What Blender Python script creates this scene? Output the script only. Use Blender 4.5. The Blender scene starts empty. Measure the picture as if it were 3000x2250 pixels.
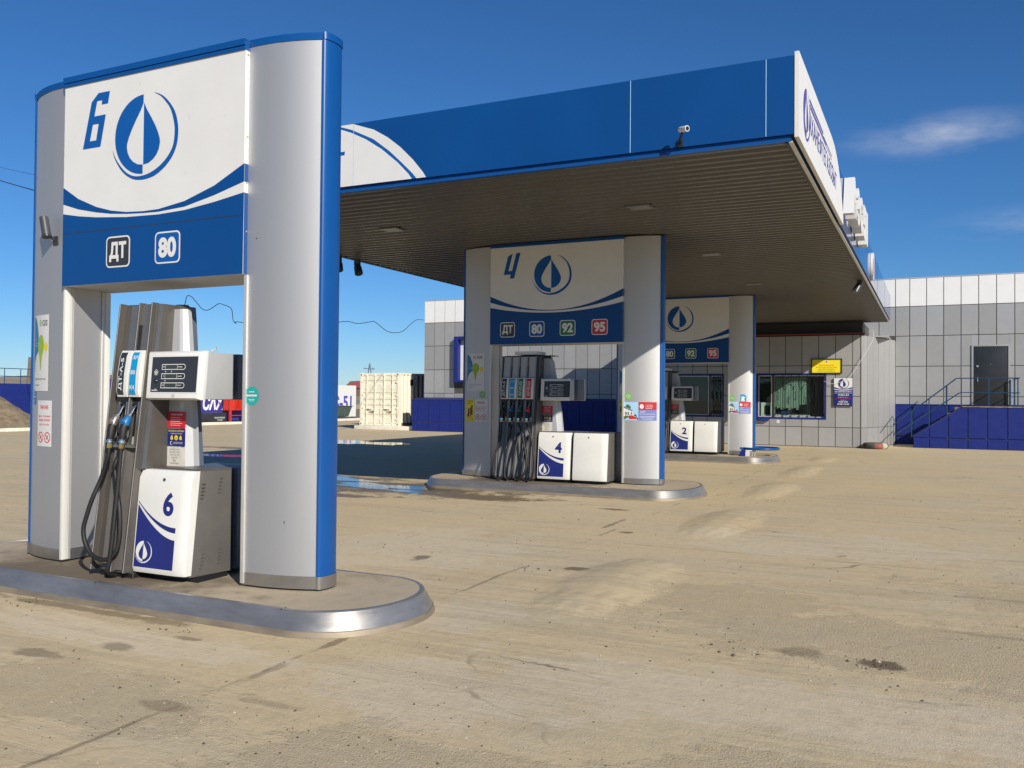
import bpy, bmesh, math, random
from mathutils import Vector, Matrix
from mathutils.geometry import tessellate_polygon
random.seed(11)
R = math.radians
scene = bpy.context.scene
col = scene.collection
PI = math.pi

# ------------------------------------------------------------------ camera
cam_d = bpy.data.cameras.new('camera')
cam = bpy.data.objects.new('camera', cam_d); col.objects.link(cam)
rt = Vector((0.90106839, 0.43359303, 0.00853477)); up = Vector((-0.000683, -0.0182612, 0.999833)); fw = Vector((-0.43367648, 0.90092376, 0.01615841))
m = Matrix.Identity(4)
for i in range(3):
    m[i][0] = rt[i]; m[i][1] = up[i]; m[i][2] = -fw[i]
m[0][3], m[1][3], m[2][3] = 0, 0, 1.5
cam.matrix_world = m
cam_d.sensor_width = 36; cam_d.lens = 36*2559.26/3000
cam_d.clip_start = 0.05; cam_d.clip_end = 6000
scene.camera = cam

# ------------------------------------------------------------------ sky, sun, exposure
SUN_TO = Vector((1, -.75, .66)).normalized()
w = bpy.data.worlds.new('World'); scene.world = w; w.use_nodes = True
nt = w.node_tree; nt.nodes.clear()
out = nt.nodes.new('ShaderNodeOutputWorld'); bg = nt.nodes.new('ShaderNodeBackground')
sky = nt.nodes.new('ShaderNodeTexSky'); sky.sky_type = 'NISHITA'; sky.sun_disc = False
sky.sun_elevation = math.asin(SUN_TO.z); sky.sun_rotation = math.atan2(SUN_TO.x, SUN_TO.y)
sky.altitude = 300; sky.air_density = 1.0; sky.dust_density = 0.; sky.ozone_density = 10.
bg.inputs[1].default_value = 0.088
tc = nt.nodes.new('ShaderNodeTexCoord')
def vdist(nt, vec, d0, sx):
    """stretched distance of a view direction from d0"""
    s = nt.nodes.new('ShaderNodeVectorMath'); s.operation = 'SUBTRACT'; nt.links.new(vec, s.inputs[0]); s.inputs[1].default_value = d0
    mu = nt.nodes.new('ShaderNodeVectorMath'); mu.operation = 'MULTIPLY'; nt.links.new(s.outputs[0], mu.inputs[0]); mu.inputs[1].default_value = sx
    ln = nt.nodes.new('ShaderNodeVectorMath'); ln.operation = 'LENGTH'; nt.links.new(mu.outputs[0], ln.inputs[0])
    return ln.outputs['Value']
nz = nt.nodes.new('ShaderNodeTexNoise'); nz.inputs['Scale'].default_value = 9; nz.inputs['Detail'].default_value = 7; nz.inputs['Roughness'].default_value = .62
mp = nt.nodes.new('ShaderNodeMapping'); mp.inputs['Scale'].default_value = (1, 1, 3.4); mp.inputs['Rotation'].default_value = (0, R(-9), 0)
nt.links.new(tc.outputs['Generated'], mp.inputs['Vector']); nt.links.new(mp.outputs[0], nz.inputs['Vector'])
prev = sky.outputs[0]
for d0, sx, amt in (((.005, .9635, .266), (8.6, 0, 36), .7), ((.08, .982, .176), (10, 0, 46), .42)):
    dd = vdist(nt, tc.outputs['Generated'], d0, sx)
    mr = nt.nodes.new('ShaderNodeMapRange'); mr.inputs['From Min'].default_value = 1.0; mr.inputs['From Max'].default_value = 0.1; mr.interpolation_type = 'SMOOTHSTEP'
    nt.links.new(dd, mr.inputs['Value'])
    nr = nt.nodes.new('ShaderNodeMapRange'); nr.inputs['From Min'].default_value = .42; nr.inputs['From Max'].default_value = .82
    nt.links.new(nz.outputs[0], nr.inputs['Value'])
    mm = nt.nodes.new('ShaderNodeMath'); mm.operation = 'MULTIPLY'; nt.links.new(mr.outputs[0], mm.inputs[0]); nt.links.new(nr.outputs[0], mm.inputs[1])
    m2 = nt.nodes.new('ShaderNodeMath'); m2.operation = 'MULTIPLY'; nt.links.new(mm.outputs[0], m2.inputs[0]); m2.inputs[1].default_value = amt
    mx = nt.nodes.new('ShaderNodeMix'); mx.data_type = 'RGBA'
    nt.links.new(m2.outputs[0], mx.inputs['Factor']); nt.links.new(prev, mx.inputs[6]); mx.inputs[7].default_value = (6.2, 6.6, 7.6, 1)
    prev = mx.outputs[2]
hs = nt.nodes.new('ShaderNodeHueSaturation'); hs.inputs['Saturation'].default_value = 1.06; nt.links.new(prev, hs.inputs['Color']); nt.links.new(hs.outputs[0], bg.inputs[0]); nt.links.new(bg.outputs[0], out.inputs[0])

sd = bpy.data.lights.new('sun', 'SUN'); sun = bpy.data.objects.new('sun', sd); col.objects.link(sun)
sd.energy = 5.0; sd.angle = R(.53); sd.color = (1, .93, .82)
sun.rotation_euler = SUN_TO.to_track_quat('Z', 'Y').to_euler(); sun.location = (20, -15, 30)
scene.view_settings.view_transform = 'Standard'; scene.view_settings.look = 'None'
scene.view_settings.exposure = .14; scene.view_settings.gamma = 1

# ------------------------------------------------------------------ materials
def M(name, c, rough=.5, metal=0., var=.08, scale=2.5, bump=0., bscale=40., spec=.5, coat=0., dirt=0., dirtc=(.24, .19, .13), stretch=(1, 1, 1), dlo=.5):
    mt = bpy.data.materials.new(name); mt.use_nodes = True
    n = mt.node_tree; b = n.nodes['Principled BSDF']
    b.inputs['Roughness'].default_value = rough; b.inputs['Metallic'].default_value = metal
    b.inputs['Specular IOR Level'].default_value = spec; b.inputs['Coat Weight'].default_value = coat; b.inputs['Coat Roughness'].default_value = .12
    g = n.nodes.new('ShaderNodeNewGeometry')
    mpn = n.nodes.new('ShaderNodeMapping'); mpn.inputs['Scale'].default_value = stretch; n.links.new(g.outputs['Position'], mpn.inputs['Vector'])
    nz = n.nodes.new('ShaderNodeTexNoise'); nz.inputs['Scale'].default_value = scale; nz.inputs['Detail'].default_value = 6; nz.inputs['Roughness'].default_value = .6
    n.links.new(mpn.outputs[0], nz.inputs['Vector'])
    mr = n.nodes.new('ShaderNodeMapRange'); mr.inputs['From Min'].default_value = .3; mr.inputs['From Max'].default_value = .7
    mr.inputs['To Min'].default_value = 1-var; mr.inputs['To Max'].default_value = 1+var; n.links.new(nz.outputs[0], mr.inputs['Value'])
    mu = n.nodes.new('ShaderNodeVectorMath'); mu.operation = 'SCALE'; mu.inputs[0].default_value = c[:3]; n.links.new(mr.outputs[0], mu.inputs['Scale'])
    last = mu.outputs[0]
    if dirt > 0:
        n2 = n.nodes.new('ShaderNodeTexNoise'); n2.inputs['Scale'].default_value = 7; n2.inputs['Detail'].default_value = 9; n2.inputs['Roughness'].default_value = .72
        n.links.new(mpn.outputs[0], n2.inputs['Vector'])
        r2 = n.nodes.new('ShaderNodeMapRange'); r2.inputs['From Min'].default_value = dlo; r2.inputs['From Max'].default_value = dlo+.25; r2.inputs['To Max'].default_value = dirt
        n.links.new(n2.outputs[0], r2.inputs['Value'])
        mx = n.nodes.new('ShaderNodeMix'); mx.data_type = 'RGBA'; n.links.new(r2.outputs[0], mx.inputs['Factor']); n.links.new(last, mx.inputs[6]); mx.inputs[7].default_value = (*dirtc, 1)
        last = mx.outputs[2]
        rr = n.nodes.new('ShaderNodeMapRange'); rr.inputs['From Min'].default_value = .3; rr.inputs['From Max'].default_value = .75
        rr.inputs['To Min'].default_value = rough*.9; rr.inputs['To Max'].default_value = min(1, rough+.14); n.links.new(n2.outputs[0], rr.inputs['Value']); n.links.new(rr.outputs[0], b.inputs['Roughness'])
    n.links.new(last, b.inputs['Base Color'])
    if bump > 0:
        nb = n.nodes.new('ShaderNodeTexNoise'); nb.inputs['Scale'].default_value = bscale; nb.inputs['Detail'].default_value = 4; n.links.new(mpn.outputs[0], nb.inputs['Vector'])
        bp = n.nodes.new('ShaderNodeBump'); bp.inputs['Strength'].default_value = bump; bp.inputs['Distance'].default_value = .01
        n.links.new(nb.outputs[0], bp.inputs['Height']); n.links.new(bp.outputs[0], b.inputs['Normal'])
    return mt
white = M('white_enamel', (.67, .665, .63), .42, var=.03, dirt=.12, dirtc=(.45, .42, .36))
whiteB = M('white_board', (.66, .66, .645), .5, var=.03, dirt=.1, dirtc=(.5, .48, .44))
cream = M('cream_paint', (.78, .74, .62), .45, var=.05, dirt=.3, dirtc=(.45, .38, .26))
blue = M('blue_panel', (.002, .058, .225), .42, var=.07, scale=.9, spec=.3, bump=.25, bscale=1.3)
blueS = M('glossy_blue_panel', (.002, .058, .225), .09, var=.05, spec=.5, bump=.10, bscale=1.1)
blue2 = M('emblem_blue', (.003, .085, .33), .5, var=.04, spec=.3)
bluetrim = M('blue_trim', (.003, .068, .262), .36, var=.05, spec=.4)
navy = M('navy_film', (.013, .022, .155), .45, var=.06, spec=.35)
navyP = M('navy_cladding', (.010, .022, .165), .45, var=.08, spec=.3, dirt=.08, dirtc=(.1, .1, .18))
silver = M('brushed_silver', (.57, .57, .572), .62, .95, var=.012, scale=3, stretch=(4, 4, .2))
steel = M('stainless_steel', (.42, .41, .40), .28, .9, var=.10, scale=6, bump=.12, bscale=25, dirt=.42, dirtc=(.30, .26, .21))
rimM = M('island_rim_metal', (.37, .355, .335), .33, .72, var=.22, scale=4, bump=.03, bscale=9, dirt=.5, dirtc=(.22, .20, .175), stretch=(.6, .6, 2.5))
rimD = M('dusty_rim_foot', (.24, .20, .15), .55, .35, var=.25, scale=5, dirt=.6, dirtc=(.34, .27, .17), stretch=(.6, .6, 2.5), dlo=.42)
strip = M('aluminium_strip', (.62, .61, .58), .4, .5, var=.06, dirt=.25)
dgrey = M('pump_dark_grey', (.115, .105, .095), .42, .35, var=.12, scale=4, dirt=.25, dirtc=(.2, .17, .13), stretch=(1, 1, .3))
mgrey = M('pump_mid_grey', (.14, .145, .155), .4, .35, var=.10, scale=4, dirt=.15)
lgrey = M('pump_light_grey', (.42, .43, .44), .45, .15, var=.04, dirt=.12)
cgrey = M('cabinet_grey', (.105, .100, .092), .5, .1, var=.06, dirt=.22, dirtc=(.2, .17, .13))
camgrey = M('camera_dark_grey', (.045, .05, .06), .45)
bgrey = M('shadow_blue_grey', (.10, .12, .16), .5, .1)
black = M('black_plastic', (.012, .012, .014), .42, var=.2)
rubber = M('black_rubber', (.010, .010, .011), .58, var=.3, scale=12)
charcoal = M('charcoal_panel', (.030, .032, .040), .35, var=.05)
lcd = M('lcd_glass', (.045, .05, .04), .2, var=.06)
brass = M('brass', (.62, .42, .12), .3, .9)
chrome = M('chrome', (.75, .75, .74), .2, 1.)
nozgrey = M('cast_nozzle_metal', (.33, .31, .28), .4, .8, var=.15, scale=20)
nozblue = M('blue_nozzle_cover', (.01, .13, .32), .4, var=.1)
nozgreen = M('green_nozzle_cover', (.01, .13, .05), .4, var=.1)
nozred = M('red_nozzle_cover', (.5, .02, .02), .4, var=.1)
cyan = M('cyan_label', (.004, .27, .55), .4, var=.03)
green = M('green_label', (.005, .16, .065), .4, var=.03)
red = M('red_label', (.50, .018, .03), .45, var=.05)
redpaint = M('red_paint', (.55, .03, .015), .5, var=.1, dirt=.1)
shadered = M('shaded_red_paint', (.20, .028, .022), .6)  # red of the kiosk trim, darkened to put its shade into the colour
inkred = M('red_ink', (.62, .06, .07), .6)
ink = M('dark_ink', (.03, .03, .035), .6)
inkblue = M('poster_blue', (.02, .19, .40), .5)
limeM = M('poster_lime', (.30, .45, .02), .5)
yellowM = M('poster_yellow', (.75, .58, .02), .5)
signyel = M('sign_yellow', (.80, .66, .02), .45, var=.03)
inkyel = M('amber_ink', (.72, .25, .01), .5)
olive = M('olive_ink', (.32, .25, .01), .5)
teal = M('teal_sticker', (.01, .36, .33), .4)
paper = M('worn_paper', (.58, .55, .48), .8, var=.12, scale=14)
sgreen = M('green_sticker', (.16, .45, .08), .4)
lilac = M('lilac_print', (.16, .20, .50), .5)
skyprint = M('pale_blue_print', (.35, .58, .78), .5)
lawn = M('green_print', (.08, .13, .03), .6)
clad = M('grey_cladding', (.36, .36, .355), .36, .25, var=.03, dirt=.06)
clad2 = M('grey_cladding_warm', (.335, .335, .33), .38, .25, var=.03, dirt=.06)
clad3 = M('grey_cladding_pale', (.385, .385, .385), .34, .25, var=.03, dirt=.08)
cladW = M('white_cladding', (.74, .74, .73), .4, var=.02, dirt=.05)
joint = M('dark_joint', (.07, .065, .055), .7)
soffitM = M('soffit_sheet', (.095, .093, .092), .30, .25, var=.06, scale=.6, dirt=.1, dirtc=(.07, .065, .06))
fixM = M('lamp_glass', (.17, .17, .165), .3)
darkM = M('dark_fascia_and_shade', (.05, .055, .06), .6)
glassdark = M('interior_dark', (.012, .015, .018), .6)
doorM = M('dark_door', (.022, .024, .026), .35, var=.15)
railM = M('blue_railing', (.008, .045, .11), .4, var=.1)
blind = M('greenish_blind', (.24, .31, .275), .6)
concrete = M('island_concrete', (.30, .245, .17), .85, var=.2, scale=2, bump=.4, bscale=60, dirt=.85, dirtc=(.085, .066, .042), dlo=.38)
def islandmat():
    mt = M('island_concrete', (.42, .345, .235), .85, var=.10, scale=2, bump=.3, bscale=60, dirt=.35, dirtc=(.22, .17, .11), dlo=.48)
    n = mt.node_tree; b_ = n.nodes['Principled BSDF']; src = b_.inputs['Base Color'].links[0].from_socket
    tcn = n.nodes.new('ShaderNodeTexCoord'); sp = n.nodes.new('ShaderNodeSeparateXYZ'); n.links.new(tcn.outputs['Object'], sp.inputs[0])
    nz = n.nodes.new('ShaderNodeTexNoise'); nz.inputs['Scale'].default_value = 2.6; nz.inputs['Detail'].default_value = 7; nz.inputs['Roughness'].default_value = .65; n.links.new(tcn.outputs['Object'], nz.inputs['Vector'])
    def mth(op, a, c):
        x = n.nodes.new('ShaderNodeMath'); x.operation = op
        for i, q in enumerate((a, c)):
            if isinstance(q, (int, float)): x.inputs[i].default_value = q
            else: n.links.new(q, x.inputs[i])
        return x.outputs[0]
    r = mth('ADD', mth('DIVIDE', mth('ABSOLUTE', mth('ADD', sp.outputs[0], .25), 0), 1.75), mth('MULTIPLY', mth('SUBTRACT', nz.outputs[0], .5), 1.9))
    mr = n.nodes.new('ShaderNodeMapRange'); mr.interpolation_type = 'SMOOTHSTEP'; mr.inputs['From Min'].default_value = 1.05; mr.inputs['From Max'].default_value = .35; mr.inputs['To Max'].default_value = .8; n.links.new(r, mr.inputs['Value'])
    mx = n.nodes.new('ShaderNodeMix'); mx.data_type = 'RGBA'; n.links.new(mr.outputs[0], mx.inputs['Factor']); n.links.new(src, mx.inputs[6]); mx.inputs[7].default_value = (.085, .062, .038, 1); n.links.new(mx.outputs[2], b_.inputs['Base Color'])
    return mt
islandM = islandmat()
kerbM = M('white_kerb', (.72, .67, .56), .8, var=.08, bump=.3, dirt=.2)
contM = M('container_cream', (.78, .73, .58), .5, var=.04, dirt=.12, dirtc=(.5, .42, .3))
contD = M('container_dark', (.035, .055, .095), .5, var=.1)
skipM = M('skip_green', (.06, .085, .075), .6, var=.15)
roofM = M('red_roof', (.34, .075, .08), .6, var=.1)
brownM = M('brown_boards', (.20, .11, .075), .8, var=.1)
woodM = M('weathered_wood', (.16, .13, .11), .85, var=.2)
poleM = M('blue_grey_pole', (.10, .15, .20), .8)
wireM = M('black_wire', (.012, .016, .028), .6)
wirew = M('white_wire', (.75, .75, .72), .5)
tyreM = M('old_tyre_rubber', (.07, .075, .065), .9, var=.3, scale=9, bump=.5, bscale=30)
tyreR = M('worn_red_paint', (.26, .095, .07), .8, var=.25, scale=12)
tyreW = M('worn_white_paint', (.42, .38, .30), .8, var=.25, scale=12)
stoneM = M('stones', (.36, .31, .24), .9, var=.4, scale=25)
clodM = M('dark_clods', (.085, .065, .042), .95, var=.3, scale=40)
bankM = M('dry_grass_bank', (.22, .17, .105), .95, var=.35, scale=3.5, bump=1., bscale=9)
hillM = M('dry_hills', (.30, .25, .17), .95, var=.2, scale=.05)
boardB = M('billboard_blue', (.045, .04, .27), .5, var=.05)
boardT = M('billboard_letters', (.80, .78, .78), .5)
boardN = M('billboard_navy', (.075, .065, .36), .5)
def glassmat():
    mt = bpy.data.materials.new('window_glass'); mt.use_nodes = True; n = mt.node_tree; n.nodes.clear()
    o = n.nodes.new('ShaderNodeOutputMaterial'); g = n.nodes.new('ShaderNodeBsdfGlossy'); g.inputs['Roughness'].default_value = .02; g.inputs['Color'].default_value = (.9, .95, .95, 1)
    t = n.nodes.new('ShaderNodeBsdfTransparent'); t.inputs['Color'].default_value = (.84, .92, .88, 1)
    fr = n.nodes.new('ShaderNodeFresnel'); fr.inputs['IOR'].default_value = 1.6
    mx = n.nodes.new('ShaderNodeMixShader'); gm = n.nodes.new('ShaderNodeNewGeometry'); sb = n.nodes.new('ShaderNodeMath'); sb.operation = 'SUBTRACT'; sb.inputs[0].default_value = 1; n.links.new(gm.outputs['Backfacing'], sb.inputs[1]); fm = n.nodes.new('ShaderNodeMath'); fm.operation = 'MULTIPLY'; n.links.new(fr.outputs[0], fm.inputs[0]); n.links.new(sb.outputs[0], fm.inputs[1]); n.links.new(fm.outputs[0], mx.inputs[0]); n.links.new(t.outputs[0], mx.inputs[1]); n.links.new(g.outputs[0], mx.inputs[2]); n.links.new(mx.outputs[0], o.inputs[0])
    return mt
glass = glassmat()
def watermat():
    mt = M('puddle_water', (.030, .026, .020), .04, var=.1, bump=.06, bscale=18, spec=.6)
    return mt
water = watermat()

# ground -----------------------------------------------------------------
STAINS = [(-4.38, 3.70, .14, .09, .5), (-4.66, 3.40, .22, .08, .5), (-4.15, 4.02, .14, .05, .5), (-3.94, 11.32, .34, .13, .85), (-5.3, 4.24, 1.6, .10, .55),
          (-8.3, 12.2, 3.2, 1.25, .85), (-10.8, 12.9, 3.4, 1.1, .85), (-6.4, 11.75, 2.0, .5, .8), (-8.2, 10.9, .8, .3, .8), (-3.1, 9.45, .12, .10, .7), (-2.85, 7.2, .16, .12, .75), (-4.3, 7.0, .12, .2, .7),
          (-16.2, 16.6, 3.2, .55, .75), (-17.2, 19.2, 3.2, .5, .7), (-9.6, 5.55, 1.4, .22, .7), (-.27, 5.42, .13, .09, .8), (-.7, 5.45, .2, .14, .5), (-3.33, 3.1, .2, .07, .35), (-2.9, 3.35, .22, .05, .3), (-3.28, 4.35, .05, .35, .6), (-3.26, 3.75, .05, .3, .4), (-3.45, 9.9, .04, .7, .6), (.5, 6.4, .7, .05, .25), (.9, 7.6, 1.6, .06, .25), (1.8, 9.5, 1.9, .07, .25), (-.4, 8.7, 1.2, .05, .2), (3.0, 12, 2.5, .08, .25)]
GRIT = [(.4, 5.9, 2.1, .75), (-1.6, 2.9, 1.3, .45), (-3.9, 3.0, 1.0, .4), (1.6, 4.0, 1.2, .4), (-1.3, 6.6, .7, .6), (2.4, 7.8, 2.4, .8), (-.6, 3.6, .5, .25)]
PALE = [(-1.0, 4.45, 1.5, .45), (-2.3, 3.9, .7, .5), (1.2, 4.75, 1.3, .3), (-4.6, 3.85, 1.4, .22), (-4.6, 7.5, 1.2, 1.3), (-1.0, 9.6, 1.6, .9), (-2.9, 5.35, .4, .5)]
def groundmat(name, plain=False):
    mt = bpy.data.materials.new(name); mt.use_nodes = True; n = mt.node_tree; L = n.links
    b = n.nodes['Principled BSDF']; b.inputs['Specular IOR Level'].default_value = .25
    g = n.nodes.new('ShaderNodeNewGeometry'); pos = g.outputs['Position']
    def noise(scale, detail=5, rough=.6, stretch=None):
        x = n.nodes.new('ShaderNodeTexNoise'); x.inputs['Scale'].default_value = scale; x.inputs['Detail'].default_value = detail; x.inputs['Roughness'].default_value = rough
        if stretch:
            mpn = n.nodes.new('ShaderNodeMapping'); mpn.inputs['Scale'].default_value = stretch; mpn.inputs['Rotation'].default_value = (0, 0, R(-4)); L.new(pos, mpn.inputs['Vector']); L.new(mpn.outputs[0], x.inputs['Vector'])
        else: L.new(pos, x.inputs['Vector'])
        return x.outputs[0]
    def rng(v, a, c, lo=0., hi=1., smooth=False):
        x = n.nodes.new('ShaderNodeMapRange'); x.inputs['From Min'].default_value = a; x.inputs['From Max'].default_value = c; x.inputs['To Min'].default_value = lo; x.inputs['To Max'].default_value = hi
        if smooth: x.interpolation_type = 'SMOOTHSTEP'
        L.new(v, x.inputs['Value']); return x.outputs[0]
    def math_(op, a, c):
        x = n.nodes.new('ShaderNodeMath'); x.operation = op
        for i, q in enumerate((a, c)):
            if isinstance(q, (int, float)): x.inputs[i].default_value = q
            else: L.new(q, x.inputs[i])
        return x.outputs[0]
    def mix(f, a, c):
        x = n.nodes.new('ShaderNodeMix'); x.data_type = 'RGBA'
        if isinstance(f, (int, float)): x.inputs['Factor'].default_value = f
        else: L.new(f, x.inputs['Factor'])
        for k, q in ((6, a), (7, c)):
            if isinstance(q, tuple): x.inputs[k].default_value = (*q, 1)
            else: L.new(q, x.inputs[k])
        return x.outputs[2]
    big = noise(.33, 6, .6); patch = noise(.9, 8, .62, (.55, 1.6, 1)); fine = noise(7, 9, .72); grit = noise(75, 3, .7); streak = noise(1.6, 7, .68, (.22, 2.4, 1))
    c = mix(rng(big, .38, .62, smooth=True), (.56, .450, .268), (.53, .44, .292))
    c = mix(rng(patch, .45, .56, 0, .55, True), c, (.585, .462, .270))
    rough_zone = math_('MULTIPLY', rng(streak, .44, .62, smooth=True), rng(noise(.5, 4, .55), .40, .58, smooth=True))
    if not plain:
        sep0 = n.nodes.new('ShaderNodeSeparateXYZ'); L.new(pos, sep0.inputs[0]); edge_n = math_('ADD', rng(noise(2.4, 6, .68), .3, .7, -.45, .45), rng(noise(9, 4, .7, (.5, 1.4, 1)), .3, .7, -.22, .22))
        def zones(lst, hi, lo):
            acc = None
            for (sx, sy, ra, rb) in lst:
                ax = math_('DIVIDE', math_('SUBTRACT', sep0.outputs[0], sx), ra); ay = math_('DIVIDE', math_('SUBTRACT', sep0.outputs[1], sy), rb)
                rr = math_('ADD', math_('SQRT', math_('ADD', math_('MULTIPLY', ax, ax), math_('MULTIPLY', ay, ay)), 0), edge_n)
                k = rng(rr, hi, lo, smooth=True); acc = k if acc is None else math_('MAXIMUM', acc, k)
            return acc
        rough_zone = math_('MAXIMUM', math_('MULTIPLY', rough_zone, .8), zones(GRIT, 1.15, .75))
        c = mix(math_('MULTIPLY', zones(PALE, 1.1, .8), .55), c, (.60, .515, .375))
        chips = n.nodes.new('ShaderNodeTexVoronoi'); chips.inputs['Scale'].default_value = 46; L.new(pos, chips.inputs['Vector'])
        chip = math_('MULTIPLY', rng(chips.outputs['Distance'], .34, .16), rng(noise(30, 2, .5), .50, .62))
        c = mix(math_('MULTIPLY', math_('MULTIPLY', chip, rough_zone), .75), c, (.20, .16, .10))
    c = mix(math_('MULTIPLY', rough_zone, .42), c, (.43, .345, .215))
    c = mix(rng(fine, .52, .80, 0, .45), c, (.30, .24, .155))
    c = mix(rng(fine, .46, .22, 0, .35), c, (.60, .51, .36))
    mid = noise(21, 8, .75); c = mix(rng(mid, .50, .72, 0, .38), c, (.36, .29, .19)); c = mix(rng(mid, .46, .30, 0, .32), c, (.66, .57, .42))
    sp = math_('MULTIPLY', rng(grit, .60, .74), math_('ADD', math_('MULTIPLY', rough_zone, .6), .14))
    c = mix(sp, c, (.17, .135, .09))
    sp2 = math_('MULTIPLY', rng(grit, .40, .28), .30)
    c = mix(sp2, c, (.60, .53, .40))
    sep = n.nodes.new('ShaderNodeSeparateXYZ'); L.new(pos, sep.inputs[0])
    px, py = sep.outputs[0], sep.outputs[1]
    if not plain:
        # slab joint running away from the viewer, and two cross joints
        wob = rng(noise(2.2, 5, .6), 0, 1, -.05, .05)
        for axis, at, wdt, lo in ((px, -3.29, .009, .54), (py, 8.72, .006, .58), (py, 17.6, .012, .55), (px, 1.6, .008, .6)):
            dd = math_('ABSOLUTE', math_('SUBTRACT', math_('ADD', axis, wob), at), 0)
            ln = rng(dd, wdt*2.6, wdt*.8)
            brk = rng(noise(1.3, 4, .7), lo-.06, lo+.05)
            c = mix(math_('MULTIPLY', math_('MULTIPLY', ln, brk), .5), c, (.06, .047, .03))
        vor = n.nodes.new('ShaderNodeTexVoronoi'); vor.feature = 'DISTANCE_TO_EDGE'; vor.inputs['Scale'].default_value = .34
        wv = n.nodes.new('ShaderNodeVectorMath'); wv.operation = 'ADD'; nzv = n.nodes.new('ShaderNodeTexNoise'); nzv.inputs['Scale'].default_value = 1.4; nzv.inputs['Detail'].default_value = 6
        L.new(pos, nzv.inputs['Vector']); sc = n.nodes.new('ShaderNodeVectorMath'); sc.operation = 'SCALE'; sc.inputs['Scale'].default_value = .7; L.new(nzv.outputs['Color'], sc.inputs[0]); L.new(pos, wv.inputs[0]); L.new(sc.outputs[0], wv.inputs[1]); L.new(wv.outputs[0], vor.inputs['Vector'])
        cr = math_('MULTIPLY', rng(vor.outputs['Distance'], .006, .0015), rng(noise(.8, 3), .55, .66))
        c = mix(math_('MULTIPLY', cr, .6), c, (.09, .07, .045))
        dist = noise(6, 7, .7); dist2 = noise(1.6, 5, .65)
        allst = None
        for (sx, sy, ra, rb, amt) in STAINS:
            ax = math_('DIVIDE', math_('SUBTRACT', px, sx), ra); ay = math_('DIVIDE', math_('SUBTRACT', py, sy), rb)
            rr = math_('SQRT', math_('ADD', math_('MULTIPLY', ax, ax), math_('MULTIPLY', ay, ay)), 0)
            rr = math_('ADD', rr, math_('ADD', rng(dist, .25, .75, -.35, .45), rng(dist2, .3, .7, -.3, .5)))
            k = math_('MULTIPLY', rng(rr, 1.05, .62, smooth=True), amt)
            allst = k if allst is None else math_('MAXIMUM', allst, k)
        c = mix(allst, c, (.105, .075, .042))
        rgh = rng(allst, 0, 1, .88, .42)
        L.new(rgh, b.inputs['Roughness'])
    else: b.inputs['Roughness'].default_value = .9
    L.new(c, b.inputs['Base Color'])
    h = math_('ADD', math_('MULTIPLY', fine, .55), math_('MULTIPLY', grit, math_('ADD', math_('MULTIPLY', rough_zone, .5), .18)))
    h = math_('ADD', h, math_('MULTIPLY', streak, .5))
    bp = n.nodes.new('ShaderNodeBump'); bp.inputs['Strength'].default_value = .46; bp.inputs['Distance'].default_value = .035; L.new(h, bp.inputs['Height']); L.new(bp.outputs[0], b.inputs['Normal'])
    return mt
groundM = groundmat('dusty_concrete')
humpM = groundM

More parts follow.
